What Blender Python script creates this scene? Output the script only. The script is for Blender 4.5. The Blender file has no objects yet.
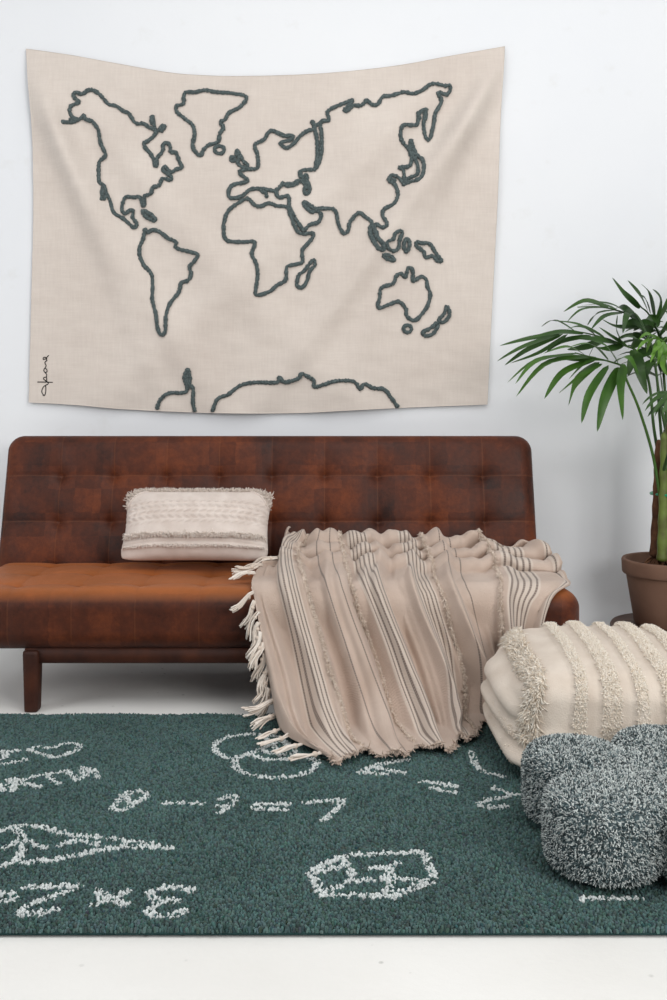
import bpy, math
import numpy as np
from mathutils import Vector, Matrix

rng = np.random.default_rng(7)
PI = math.pi
F, H, CX, HY = 1004.0, 1.043, 333.5, 400.0     # focal length in px, lens height, principal point

def W(px, py, d):
    "world point seen at photo position px,py at distance d into the room"
    return np.array([(px - CX) * d / F, d, H - (py - HY) * d / F])

def on_floor(px, py, z=0.0):
    d = F * (H - z) / (py - HY)
    return W(px, py, d)

def lin(r, g, b):
    def f(c):
        c /= 255.0
        return c / 12.92 if c <= 0.04045 else ((c + 0.055) / 1.055) ** 2.4
    return (f(r), f(g), f(b), 1.0)

# ------------------------------------------------------------------ objects
col = bpy.context.scene.collection

def mesh(name, verts, faces, mat, parent=None, colors=None, uv=None, smooth=True):
    """faces: list of int arrays (n,3) or (n,4)"""
    if not isinstance(faces, (list, tuple)):
        faces = [faces]
    faces = [np.asarray(f, dtype=np.int64) for f in faces if len(f)]
    verts = np.asarray(verts, dtype=np.float32)
    me = bpy.data.meshes.new(name)
    me.vertices.add(len(verts))
    me.vertices.foreach_set('co', verts.ravel())
    loops = np.concatenate([f.ravel() for f in faces])
    tot = np.concatenate([np.full(len(f), f.shape[1]) for f in faces])
    start = np.concatenate([[0], np.cumsum(tot)[:-1]])
    me.loops.add(len(loops))
    me.loops.foreach_set('vertex_index', loops.astype(np.int32))
    me.polygons.add(len(tot))
    me.polygons.foreach_set('loop_start', start.astype(np.int32))
    me.polygons.foreach_set('use_smooth', np.full(len(tot), bool(smooth)))
    me.update(calc_edges=True)
    if colors is not None:
        a = me.color_attributes.new('Col', 'FLOAT_COLOR', 'POINT')
        c = np.ones((len(verts), 4), dtype=np.float32)
        c[:, :3] = np.asarray(colors)[:, :3]
        a.data.foreach_set('color', c.ravel())
    if uv is not None:
        u = me.uv_layers.new(name='UVMap')
        u.data.foreach_set('uv', np.asarray(uv, dtype=np.float32)[loops].ravel())
    me.validate()
    if mat:
        me.materials.append(mat)
    o = bpy.data.objects.new(name, me)
    col.objects.link(o)
    if parent:
        o.parent = parent
    return o

def empty(name, loc=(0, 0, 0)):
    o = bpy.data.objects.new(name, None)
    o.empty_display_size = 0.1
    o.location = loc
    col.objects.link(o)
    return o

def tag(o, label=None, cat=None, group=None, kind=None):
    if label: o['label'] = label
    if cat: o['category'] = cat
    if group: o['group'] = group
    if kind: o['kind'] = kind
    return o

class MB:
    "collects vertex/face arrays"
    def __init__(s): s.v, s.q, s.t, s.c, s.n = [], [], [], [], 0
    def add(s, v, q=None, t=None, c=None):
        v = np.asarray(v, dtype=float).reshape(-1, 3)
        if q is not None and len(q): s.q.append(np.asarray(q) + s.n)
        if t is not None and len(t): s.t.append(np.asarray(t) + s.n)
        s.v.append(v)
        if c is not None:
            c = np.asarray(c, dtype=float)
            s.c.append(np.tile(c[:3], (len(v), 1)) if c.ndim == 1 else c[:, :3])
        s.n += len(v)
    def build(s, name, mat, parent=None, smooth=True):
        fs = []
        if s.q: fs.append(np.concatenate(s.q))
        if s.t: fs.append(np.concatenate(s.t))
        return mesh(name, np.concatenate(s.v), fs, mat, parent, np.concatenate(s.c) if s.c else None, None, smooth)

def grid_faces(nu, nv):
    "vertex index = i*nv + j"
    i, j = np.meshgrid(np.arange(nu - 1), np.arange(nv - 1), indexing='ij')
    a = (i * nv + j).ravel()
    return np.stack([a, a + nv, a + nv + 1, a + 1], 1)

def weld(v, f, tol=1e-5):
    key = np.round(v / tol).astype(np.int64)
    _, idx, inv = np.unique(key, axis=0, return_index=True, return_inverse=True)
    inv = inv.ravel()
    f = inv[f]
    return v[idx], f, idx

def rbox(half, rad, step):
    "rounded box about the origin -> verts, outward normals, quads"
    half = np.array(half, float); rad = np.minimum(np.array(rad, float) * np.ones(3), half * 0.999)
    V, Q, n0 = [], [], 0
    ax = [np.linspace(-1, 1, max(3, int(2 * half[k] / step) + 1)) * half[k] for k in range(3)]
    for k in range(3):
        a, b = (k + 1) % 3, (k + 2) % 3
        for s in (-1, 1):
            A, B = np.meshgrid(ax[a], ax[b], indexing='ij')
            p = np.zeros((A.size, 3)); p[:, a] = A.ravel(); p[:, b] = B.ravel(); p[:, k] = s * half[k]
            q = grid_faces(len(ax[a]), len(ax[b]))
            if s < 0: q = q[:, ::-1]
            V.append(p); Q.append(q + n0); n0 += len(p)
    V = np.concatenate(V); Q = np.concatenate(Q)
    V, Q, _ = weld(V, Q)
    inner = np.clip(V, -(half - rad), half - rad)
    d = (V - inner) / rad
    d /= np.linalg.norm(d, axis=1)[:, None] + 1e-12
    pos = inner + d * rad
    n = d / rad
    n /= np.linalg.norm(n, axis=1)[:, None]
    return pos, n, Q

def catmull(pts, n, closed=False):
    pts = np.asarray(pts, float)
    m = len(pts)
    t = np.linspace(0, m if closed else m - 1, n, endpoint=not closed)
    i = np.minimum(np.floor(t).astype(int), m - 1 if closed else m - 2)
    f = (t - i)[:, None]
    if closed:
        g = lambda k: pts[k % m]
    else:
        g = lambda k: pts[np.clip(k, 0, m - 1)]
    p0, p1, p2, p3 = g(i - 1), g(i), g(i + 1), g(i + 2)
    return 0.5 * (2 * p1 + (p2 - p0) * f + (2 * p0 - 5 * p1 + 4 * p2 - p3) * f**2 + (3 * p1 - p0 - 3 * p2 + p3) * f**3)

def resample(pts, step, closed=False):
    pts = np.asarray(pts, float)
    if closed: pts = np.vstack([pts, pts[:1]])
    s = np.concatenate([[0], np.cumsum(np.linalg.norm(np.diff(pts, axis=0), axis=1))])
    n = max(3, int(s[-1] / step))
    t = np.linspace(0, s[-1], n)
    return np.stack([np.interp(t, s, pts[:, k]) for k in range(pts.shape[1])], 1)

def tube(pts, rad, sides=6, cap=True, flat=None):
    "round tube along pts; flat=(vec, scale) squashes the section along vec"
    pts = np.asarray(pts, float); n = len(pts)
    rad = np.ones(n) * rad
    tg = np.gradient(pts, axis=0); tg /= np.linalg.norm(tg, axis=1)[:, None] + 1e-12
    up = np.array([0, 0, 1.0]) if abs(tg[0][2]) < 0.9 else np.array([1.0, 0, 0])
    N = np.zeros_like(pts); v = np.cross(tg[0], up); v /= np.linalg.norm(v)
    for i in range(n):
        v = v - tg[i] * np.dot(v, tg[i]); v /= np.linalg.norm(v) + 1e-12; N[i] = v
    B = np.cross(tg, N)
    a = np.arange(sides) * 2 * PI / sides
    off = N[:, None, :] * np.cos(a)[None, :, None] + B[:, None, :] * np.sin(a)[None, :, None]
    off = off * rad[:, None, None]
    if flat is not None:
        fv = np.array(flat[0], float)
        off = off - (off @ fv)[..., None] * fv * (1 - flat[1])
    V = (pts[:, None, :] + off).reshape(-1, 3)
    i, j = np.meshgrid(np.arange(n - 1), np.arange(sides), indexing='ij')
    i, j = i.ravel(), j.ravel(); k = (j + 1) % sides
    Q = np.stack([i * sides + j, i * sides + k, (i + 1) * sides + k, (i + 1) * sides + j], 1)
    T = np.zeros((0, 3), int)
    if cap:
        V = np.vstack([V, pts[:1] - tg[:1] * rad[0] * .5, pts[-1:] + tg[-1:] * rad[-1] * .5])
        j = np.arange(sides); k = (j + 1) % sides
        a0, a1 = n * sides, n * sides + 1
        T = np.concatenate([np.stack([np.full(sides, a0), k, j], 1),
                            np.stack([np.full(sides, a1), (n - 1) * sides + j, (n - 1) * sides + k], 1)])
    return V, Q, T

def lathe(profile, seg=64, center=(0, 0, 0)):
    profile = np.array(profile, float); n = len(profile)
    a = np.arange(seg) * 2 * PI / seg
    V = np.stack([profile[:, None, 0] * np.cos(a), profile[:, None, 0] * np.sin(a), np.repeat(profile[:, 1:2], seg, 1)], -1).reshape(-1, 3)
    i, j = np.meshgrid(np.arange(n - 1), np.arange(seg), indexing='ij'); i, j = i.ravel(), j.ravel(); k = (j + 1) % seg
    Q = np.stack([i * seg + j, i * seg + k, (i + 1) * seg + k, (i + 1) * seg + j], 1)
    return V + np.array(center), Q

def strands(root, nrm, length, rad, spread, curl, colors, seg=3, grav=0.0):
    "short yarn strands, three sided, one mesh"
    root = np.asarray(root, float); nrm = np.asarray(nrm, float); n = len(root)
    length = np.ones(n) * length; rad = np.ones(n) * rad
    d = nrm + rng.normal(0, 1, (n, 3)) * spread
    d /= np.linalg.norm(d, axis=1)[:, None] + 1e-9
    side = rng.normal(0, 1, (n, 3)); side -= d * np.sum(side * d, 1)[:, None]
    side /= np.linalg.norm(side, axis=1)[:, None] + 1e-9
    b = np.cross(d, side)
    rings = []
    for k in range(seg + 1):
        t = k / seg
        c = root + d * (length * t)[:, None] + side * (length * curl * t * t)[:, None]
        c[:, 2] -= grav * length * t * t
        r = rad * (1.0 if k < seg else 0.55)
        for a in (0, 2 * PI / 3, 4 * PI / 3):
            rings.append(c + (side * math.cos(a) + b * math.sin(a)) * r[:, None])
    m = 3 * (seg + 1)
    V = np.stack(rings, 1).reshape(-1, 3)
    base = (np.arange(n) * m)[:, None]
    Q = []
    for k in range(seg):
        for a in range(3):
            a2 = (a + 1) % 3
            Q.append(np.concatenate([base + 3 * k + a, base + 3 * k + a2, base + 3 * k + 3 + a2, base + 3 * k + 3 + a], 1))
    Q = np.concatenate(Q)
    T = np.concatenate([base + 3 * seg, base + 3 * seg + 1, base + 3 * seg + 2], 1)
    C = np.repeat(np.asarray(colors)[:, :3], m, 0)
    return V, Q, T, C

# smooth value noise helpers (numpy)
_ph = rng.uniform(0, 2 * PI, (24, 3)); _dr = rng.normal(0, 1, (24, 3)); _dr /= np.linalg.norm(_dr, axis=1)[:, None]
def wob(p, freq, k0=0, n=8):
    p = np.asarray(p, float)
    s = 0
    for k in range(k0, k0 + n):
        s = s + np.sin(p @ _dr[k % 24] * freq * (1 + .37 * (k - k0)) + _ph[k % 24, 0])
    return s / n * 1.6

# ------------------------------------------------------------------ materials
def new_mat(name):
    m = bpy.data.materials.new(name); m.use_nodes = True
    nt = m.node_tree
    return m, nt, nt.nodes, nt.links, nt.nodes['Principled BSDF']

def noise(nt, scale, detail=4, rough=.5, vec=None, coord='Object'):
    n = nt.nodes.new('ShaderNodeTexNoise'); n.inputs['Scale'].default_value = scale
    n.inputs['Detail'].default_value = detail; n.inputs['Roughness'].default_value = rough
    if vec is None:
        t = nt.nodes.new('ShaderNodeTexCoord'); vec = t.outputs[coord]
    nt.links.new(vec, n.inputs['Vector'])
    return n

def ramp(nt, fac, stops, interp='LINEAR'):
    r = nt.nodes.new('ShaderNodeValToRGB'); cr = r.color_ramp; cr.interpolation = interp
    while len(cr.elements) < len(stops): cr.elements.new(0.5)
    for e, (p, c) in zip(cr.elements, sorted(stops, key=lambda s: s[0])):
        e.position = p; e.color = c if len(c) == 4 else (*c, 1)
    nt.links.new(fac, r.inputs['Fac'])
    return r

def mix(nt, a, b, fac, blend='MIX'):
    m = nt.nodes.new('ShaderNodeMix'); m.data_type = 'RGBA'; m.blend_type = blend
    for s, val in ((m.inputs[6], a), (m.inputs[7], b)):
        if isinstance(val, tuple): s.default_value = val
        else: nt.links.new(val, s)
    if isinstance(fac, (int, float)): m.inputs[0].default_value = fac
    else: nt.links.new(fac, m.inputs[0])
    return m.outputs[2]

def math_(nt, op, a, b=None, c=None):
    m = nt.nodes.new('ShaderNodeMath'); m.operation = op
    for k, v in enumerate((a, b, c)):
        if v is None: continue
        if isinstance(v, (int, float)): m.inputs[k].default_value = v
        else: nt.links.new(v, m.inputs[k])
    return m.outputs[0]

def bump(nt, h, strength, dist, bsdf, prev=None):
    b = nt.nodes.new('ShaderNodeBump'); b.inputs['Strength'].default_value = strength; b.inputs['Distance'].default_value = dist
    nt.links.new(h, b.inputs['Height'])
    if prev is not None: nt.links.new(prev, b.inputs['Normal'])
    nt.links.new(b.outputs['Normal'], bsdf.inputs['Normal'])
    return b.outputs['Normal']

def setp(b, **k):
    names = dict(rough='Roughness', spec='Specular IOR Level', sheen='Sheen Weight', sheen_rough='Sheen Roughness', coat='Coat Weight',
                 trans='Transmission Weight', sss='Subsurface Weight')
    for a, v in k.items():
        if names[a] in b.inputs: b.inputs[names[a]].default_value = v

def mat_noise(name, c1, c2, scale, rough=.9, spec=.2, bs=0.0, bscale=200, bdist=.002, sheen=0, detail=4):
    m, nt, N, L, b = new_mat(name)
    n = noise(nt, scale, detail)
    r = ramp(nt, n.outputs['Fac'], [(.3, c1), (.7, c2)])
    L.new(r.outputs['Color'], b.inputs['Base Color'])
    if bs: bump(nt, noise(nt, bscale, 3).outputs['Fac'], bs, bdist, b)
    setp(b, rough=rough, spec=spec, sheen=sheen)
    return m

def mat_attr(name, rough=.95, spec=.1, sheen=.2):
    m, nt, N, L, b = new_mat(name)
    a = N.new('ShaderNodeVertexColor'); a.layer_name = 'Col'
    L.new(a.outputs['Color'], b.inputs['Base Color'])
    setp(b, rough=rough, spec=spec, sheen=sheen)
    return m

def mat_wall():
    m, nt, N, L, b = new_mat('white_plaster')
    n1 = noise(nt, .7, 4); n2 = noise(nt, 9, 5, .6)
    c = ramp(nt, n1.outputs['Fac'], [(.3, lin(229, 231, 235)), (.75, lin(237, 238, 240))]).outputs['Color']
    st = ramp(nt, n2.outputs['Fac'], [(.62, (0, 0, 0)), (.82, (1, 1, 1))]).outputs['Color']
    c = mix(nt, c, lin(212, 210, 206), math_(nt, 'MULTIPLY', st, .28))
    L.new(c, b.inputs['Base Color'])
    v = N.new('ShaderNodeTexVoronoi'); v.inputs['Scale'].default_value = 2.2; v.feature = 'F1'
    t = N.new('ShaderNodeTexCoord'); L.new(t.outputs['Object'], v.inputs['Vector'])
    pits = ramp(nt, v.outputs['Distance'], [(.0, (0, 0, 0)), (.03, (1, 1, 1))]).outputs['Color']
    p = bump(nt, n2.outputs['Fac'], .25, .004, b)
    p = bump(nt, noise(nt, 2.5, 2).outputs['Fac'], .3, .02, b, p)
    bump(nt, pits, .4, .002, b, p)
    setp(b, rough=.75, spec=.25)
    return m

def mat_floor():
    m, nt, N, L, b = new_mat('white_painted_concrete')
    n1 = noise(nt, 1.6, 5); n2 = noise(nt, 60, 4, .6)
    c = ramp(nt, n1.outputs['Fac'], [(.3, lin(231, 229, 225)), (.7, lin(241, 240, 237))]).outputs['Color']
    v = N.new('ShaderNodeTexVoronoi'); v.inputs['Scale'].default_value = 17
    t = N.new('ShaderNodeTexCoord'); L.new(t.outputs['Object'], v.inputs['Vector'])
    sp = ramp(nt, v.outputs['Distance'], [(.05, (1, 1, 1)), (.11, (0, 0, 0))]).outputs['Color']
    gate = ramp(nt, noise(nt, 4.3, 3).outputs['Fac'], [(.48, (0, 0, 0)), (.58, (1, 1, 1))]).outputs['Color']
    f = math_(nt, 'MULTIPLY', sp, gate)
    c = mix(nt, c, lin(186, 184, 180), math_(nt, 'MULTIPLY', f, .8))
    L.new(c, b.inputs['Base Color'])
    p = bump(nt, n2.outputs['Fac'], .25, .003, b)
    p = bump(nt, noise(nt, 7, 4).outputs['Fac'], .25, .008, b, p)
    bump(nt, math_(nt, 'SUBTRACT', 1.0, f), .4, .003, b, p)
    setp(b, rough=.55, spec=.35)
    return m

def mat_suede(name, axis, bright=1.0, lit_top=False, seams=None):
    "brown suede in patches: axis = the two object axes the patches follow"
    m, nt, N, L, b = new_mat(name)
    t = N.new('ShaderNodeTexCoord'); s = N.new('ShaderNodeSeparateXYZ'); L.new(t.outputs['Object'], s.inputs[0])
    wn = noise(nt, 25, 2)
    j = math_(nt, 'MULTIPLY', math_(nt, 'SUBTRACT', wn.outputs['Fac'], .5), .02)
    cells = []
    for (sx, sy, ox, oy) in ((.106, .095, .03, .01), (.213, .19, .055, .05)):
        a = math_(nt, 'FLOOR', math_(nt, 'DIVIDE', math_(nt, 'ADD', math_(nt, 'ADD', s.outputs[axis[0]], j), ox), sx))
        c = math_(nt, 'FLOOR', math_(nt, 'DIVIDE', math_(nt, 'ADD', math_(nt, 'ADD', s.outputs[axis[1]], j), oy), sy))
        cb = N.new('ShaderNodeCombineXYZ'); L.new(a, cb.inputs[0]); L.new(c, cb.inputs[1])
        w = N.new('ShaderNodeTexWhiteNoise'); w.noise_dimensions = '3D'; L.new(cb.outputs[0], w.inputs['Vector'])
        cells.append(w.outputs['Value'])
    n1 = noise(nt, 5, 6, .6); n2 = noise(nt, 45, 4, .7)
    f = math_(nt, 'ADD', math_(nt, 'MULTIPLY', cells[0], .15), math_(nt, 'MULTIPLY', cells[1], .12))
    f = math_(nt, 'ADD', f, math_(nt, 'MULTIPLY', n1.outputs['Fac'], .80))
    f = math_(nt, 'ADD', f, math_(nt, 'MULTIPLY', math_(nt, 'SUBTRACT', n2.outputs['Fac'], .5), .35))
    k = bright
    r = ramp(nt, f, [(.30, tuple(x * k for x in lin(46, 19, 10)[:3])), (.54, tuple(x * k for x in lin(86, 39, 19)[:3])), (.82, tuple(x * k for x in lin(128, 63, 30)[:3]))])
    colr = r.outputs['Color']
    if lit_top:   # overhead light painted into the colour: sitting surface paler than the sides
        top_mask = ramp(nt, math_(nt, 'ADD', s.outputs[2], .5), [(.56, (0, 0, 0)), (.60, (1, 1, 1))]).outputs['Color']
        colr = mix(nt, colr, mix(nt, colr, lin(215, 126, 62), .44), top_mask)
    line = None
    for ax_, (sp_, o_) in zip(axis, seams):
        fr_ = math_(nt, 'FRACT', math_(nt, 'ADD', math_(nt, 'DIVIDE', math_(nt, 'SUBTRACT', s.outputs[ax_], o_), sp_), .5))
        ds_ = math_(nt, 'MULTIPLY', math_(nt, 'ABSOLUTE', math_(nt, 'SUBTRACT', fr_, .5)), sp_)
        ln_ = math_(nt, 'LESS_THAN', ds_, .0022)
        line = ln_ if line is None else math_(nt, 'MAXIMUM', line, ln_)
    colr = mix(nt, colr, lin(128, 74, 40), math_(nt, 'MULTIPLY', line, math_(nt, 'MULTIPLY', n1.outputs['Fac'], .36)))
    L.new(colr, b.inputs['Base Color'])
    rr = ramp(nt, n1.outputs['Fac'], [(.3, (.46,) * 3), (.7, (.66,) * 3)])
    L.new(rr.outputs['Color'], b.inputs['Roughness'])
    p = bump(nt, n2.outputs['Fac'], .35, .003, b)
    bump(nt, noise(nt, 300, 3).outputs['Fac'], .25, .001, b, p)
    setp(b, spec=.28, sheen=.04)
    return m

def mat_canvas():
    m, nt, N, L, b = new_mat('natural_canvas')
    t = N.new('ShaderNodeTexCoord')
    n1 = noise(nt, 3, 5, .6)
    mp = N.new('ShaderNodeMapping'); mp.inputs['Scale'].default_value = (160, 20, 14); L.new(t.outputs['Object'], mp.inputs[0])
    v1 = noise(nt, 1, 3, .6, mp.outputs[0])
    mp2 = N.new('ShaderNodeMapping'); mp2.inputs['Scale'].default_value = (14, 20, 160); L.new(t.outputs['Object'], mp2.inputs[0])
    v2 = noise(nt, 1, 3, .6, mp2.outputs[0])
    f = math_(nt, 'ADD', math_(nt, 'MULTIPLY', v1.outputs['Fac'], .5), math_(nt, 'MULTIPLY', v2.outputs['Fac'], .5))
    f2 = math_(nt, 'ADD', math_(nt, 'MULTIPLY', f, .5), math_(nt, 'MULTIPLY', n1.outputs['Fac'], .5))
    r = ramp(nt, f2, [(.3, lin(203, 191, 182)), (.7, lin(222, 212, 203))])
    L.new(r.outputs['Color'], b.inputs['Base Color'])
    bump(nt, f, .35, .0025, b)
    setp(b, rough=.95, spec=.08, sheen=.15)
    return m

def mat_throw():
    m, nt, N, L, b = new_mat('striped_woven_cotton')
    uv = N.new('ShaderNodeUVMap'); s = N.new('ShaderNodeSeparateXYZ'); L.new(uv.outputs[0], s.inputs[0])
    u, v = s.outputs[0], s.outputs[1]
    K, Wh = (0, 0, 0, 1), (1, 1, 1, 1)
    stops = [(0, K)]
    for c in (.15, .42, .60, .885):
        stops += [(c - .034, Wh), (c + .034, K)]
    for c in (.275, .315, .71, .75):
        stops += [(c - .0022, Wh), (c + .0022, K)]
    stops += [(.972, Wh), (.99, K)]
    grp = ramp(nt, u, stops, 'CONSTANT').outputs['Color']
    # five lines per group: pitch .0136
    ph = math_(nt, 'FRACT', math_(nt, 'DIVIDE', math_(nt, 'ADD', u, .0135), .0136))
    ln = math_(nt, 'LESS_THAN', ph, .36)
    fine = math_(nt, 'MAXIMUM', ln, 0)
    thin = ramp(nt, u, [(0, K)] + sum([[(c - .004, Wh), (c + .004, K)] for c in (.275, .315, .71, .75)], []), 'CONSTANT').outputs['Color']
    mask = math_(nt, 'MULTIPLY', grp, math_(nt, 'MAXIMUM', fine, thin))
    dash = math_(nt, 'FRACT', math_(nt, 'MULTIPLY', v, 150))
    mask = math_(nt, 'MULTIPLY', mask, math_(nt, 'ADD', .55, math_(nt, 'MULTIPLY', math_(nt, 'GREATER_THAN', dash, .35), .45)))
    n1 = noise(nt, 6, 4)
    base = ramp(nt, n1.outputs['Fac'], [(.3, lin(193, 171, 156)), (.7, lin(211, 191, 177))]).outputs['Color']
    light = mix(nt, base, lin(222, 209, 197), math_(nt, 'MULTIPLY', grp, .65))
    c = mix(nt, light, lin(104, 86, 78), math_(nt, 'MULTIPLY', mask, .85))
    L.new(c, b.inputs['Base Color'])
    wv = math_(nt, 'MULTIPLY', math_(nt, 'SINE', math_(nt, 'MULTIPLY', u, 1500)), math_(nt, 'SINE', math_(nt, 'MULTIPLY', v, 1500)))
    p = bump(nt, wv, .5, .002, b)
    p = bump(nt, noise(nt, 170, 3).outputs['Fac'], .6, .004, b, p)
    bump(nt, math_(nt, 'SUBTRACT', 1.0, mask), .6, .003, b, p)
    setp(b, rough=.95, spec=.08, sheen=.25)
    return m

M = {}
M['wall'] = mat_wall()
M['floor'] = mat_floor()
M['suede_back'] = mat_suede('brown_suede_backrest', (0, 2), .84, False, ((.211, .855), (.184, .1392)))
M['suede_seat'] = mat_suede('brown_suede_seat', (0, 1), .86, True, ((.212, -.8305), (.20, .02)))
M['suede_leg'] = mat_noise('brown_suede_dark', lin(50, 24, 16), lin(78, 40, 24), 14, .6, .3, .3, 60, .002)
M['canvas'] = mat_canvas()
M['slate_yarn'] = mat_noise('slate_yarn', lin(50, 59, 60), lin(104, 116, 116), 200, .95, .1, .6, 380, .004, .2)
M['ink'] = mat_noise('black_thread', lin(28, 26, 26), lin(45, 42, 40), 40, .8)
M['throw'] = mat_throw()
M['yarn'] = mat_attr('yarn_strands')
M['pile'] = mat_attr('rug_pile', sheen=.1)
M['backing'] = mat_noise('rug_backing', lin(34, 56, 56), lin(48, 72, 72), 60, .95, .1, .5, 200, .003)
M['pouf'] = mat_noise('cream_cotton_canvas', lin(206, 192, 178), lin(222, 210, 197), 12, .95, .08, .5, 260, .003, .2)
M['pillow'] = mat_noise('pale_cotton_weave', lin(206, 192, 183), lin(223, 211, 203), 18, .95, .08, .5, 320, .002, .2)
M['grey_core'] = mat_noise('grey_green_knit', lin(52, 66, 70), lin(96, 112, 116), 160, .95, .1, .5, 300, .004)
M['pot'] = mat_noise('brown_clay', lin(106, 78, 64), lin(126, 96, 80), 6, .8, .25, .15, 120, .001)
M['soil'] = mat_noise('dark_soil', lin(32, 22, 16), lin(72, 50, 36), 50, 1, .1, .9, 70, .01)
M['stem'] = mat_noise('green_stem', lin(72, 66, 36), lin(112, 134, 58), 16, .5, .4)
M['sheath'] = mat_noise('brown_sheath', lin(66, 42, 30), lin(116, 80, 56), 24, .8, .2, .7, 60, .004)
M['tie'] = mat_noise('green_tie', lin(20, 140, 100), lin(30, 165, 120), 10, .4, .5)
M['wood'] = mat_noise('dark_wood', lin(64, 40, 28), lin(92, 60, 42), 18, .5, .4)

def mat_leaf(name, a, c):
    m, nt, N, L, b = new_mat(name)
    n = noise(nt, 7, 3)
    r = ramp(nt, n.outputs['Fac'], [(.3, a), (.7, c)])
    L.new(r.outputs['Color'], b.inputs['Base Color'])
    setp(b, rough=.42, spec=.45)
    tr = N.new('ShaderNodeBsdfTranslucent'); L.new(r.outputs['Color'], tr.inputs['Color'])
    ms = N.new('ShaderNodeMixShader'); ms.inputs[0].default_value = .22
    out = N['Material Output']
    L.new(b.outputs[0], ms.inputs[1]); L.new(tr.outputs[0], ms.inputs[2]); L.new(ms.outputs[0], out.inputs[0])
    return m
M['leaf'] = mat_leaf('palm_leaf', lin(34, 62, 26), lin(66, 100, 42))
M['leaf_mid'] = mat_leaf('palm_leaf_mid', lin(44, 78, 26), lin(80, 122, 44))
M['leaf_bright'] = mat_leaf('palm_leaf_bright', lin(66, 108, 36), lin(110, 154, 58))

# ------------------------------------------------------------------ room
WALL = 4.30
def slab(name, lo, hi, mat):
    lo, hi = np.array(lo, float), np.array(hi, float)
    v = np.array([[x, y, z] for x in (0, 1) for y in (0, 1) for z in (0, 1)], float) * (hi - lo) + lo
    q = np.array([[0, 1, 3, 2], [4, 6, 7, 5], [0, 4, 5, 1], [2, 3, 7, 6], [0, 2, 6, 4], [1, 5, 7, 3]])
    return mesh(name, v, q, mat, smooth=False)
tag(slab('wall_back', (-3.6, WALL, 0), (3.6, WALL + .12, 2.9), M['wall']), kind='structure')
tag(slab('floor', (-3.6, -1.6, -.1), (3.6, WALL + .12, 0), M['floor']), kind='structure')

# ------------------------------------------------------------------ wall hanging
DH = 4.272
def hang_relief(px, py):
    "how far the cloth stands off the wall (m), from position on the cloth"
    u = (px - 25) / 480.0; v = (py - 47) / 360.0
    h = 0.012 + 0 * u; rid = 0 * u
    def ridge(cx, w, a):
        return a * np.exp(-((u - cx) / w) ** 2)
    # swags running from the two pinned corners to the lower middle
    for (a0, k, w, amp) in ((.0, .40, .030, .012), (.03, .27, .02, .006), (.07, .62, .04, .006)):
        cx = a0 + k * np.clip(v, 0, 1.2) ** 1.25
        rid = rid + ridge(cx, w + .02 * v, amp) * np.clip(1.2 - v * .75, 0, 1)
    for (a0, k, w, amp) in ((1.0, .52, .026, .013), (.985, .36, .02, .006), (.9, .75, .05, .008)):
        cx = a0 - k * np.clip(v, 0, 1.2) ** 1.15
        rid = rid + ridge(cx, w + .02 * v, amp) * np.clip(1.2 - v * .85, 0, 1)
    p = np.stack([u * 1.9, v * 0, v * 1.4], -1)
    h = h + .0045 * wob(p, 5, 2) * np.clip(v * 3, 0, 1) + .0012 * wob(p, 28, 9)
    # bottom edge stands a little further off
    return .010 + (h - .010) * 1.5 * np.clip(v * 8, .05, 1) + 4.0 * rid * np.clip(v * 4.5, 0, 1)

def hang_pt(px, py, off=0.0):
    px, py = np.asarray(px, float), np.asarray(py, float)
    d = DH
    X = (px - CX) * d / F; Z = H - (py - HY) * d / F
    Y = WALL - .004 - hang_relief(px, py) - off
    return np.stack([X, Y, Z], -1)

nu, nv = 220, 170
top = catmull([(25, 47.5), (70, 54), (120, 63), (170, 71.5), (210, 74.5), (250, 75), (300, 73.5), (345, 70.5), (400, 64), (450, 55), (505.5, 45)], nu)
bot = catmull([(28, 402.5), (75, 405), (120, 409), (180, 412), (240, 413.5), (300, 413), (350, 410.5), (400, 408), (450, 406), (488, 404.5)], nu)
lef = catmull([(25, 47.5), (31, 120), (32.5, 200), (31, 270), (29.5, 340), (28, 402.5)], nv)
rig = catmull([(505.5, 45), (501, 120), (498, 200), (494, 280), (490.5, 350), (488, 404.5)], nv)
uu = np.linspace(0, 1, nu)[:, None, None]; vv = np.linspace(0, 1, nv)[None, :, None]
coons = (1 - vv) * top[:, None] + vv * bot[:, None] + (1 - uu) * lef[None] + uu * rig[None] \
    - ((1 - uu) * (1 - vv) * top[0] + uu * (1 - vv) * top[-1] + (1 - uu) * vv * bot[0] + uu * vv * bot[-1])
P2 = coons.reshape(-1, 2)
hv = hang_pt(P2[:, 0], P2[:, 1])
hq = grid_faces(nu, nv)
hback = hv + np.array([0, .003, 0])
nn = len(hv)
idx = np.arange(nn).reshape(nu, nv)
rim = np.concatenate([idx[:, 0], idx[-1, 1:], idx[-2::-1, -1], idx[0, -2:0:-1]])
r2 = np.roll(rim, -1)
sideq = np.stack([rim, r2, r2 + nn, rim + nn], 1)
hanging = mesh('wall_hanging', np.vstack([hv, hback]), np.concatenate([hq, hq[:, ::-1] + nn, sideq]), M['canvas'])
tag(hanging, 'beige canvas wall hanging with a tufted dark outline world map, above the brown sofa', 'wall hanging')

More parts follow.
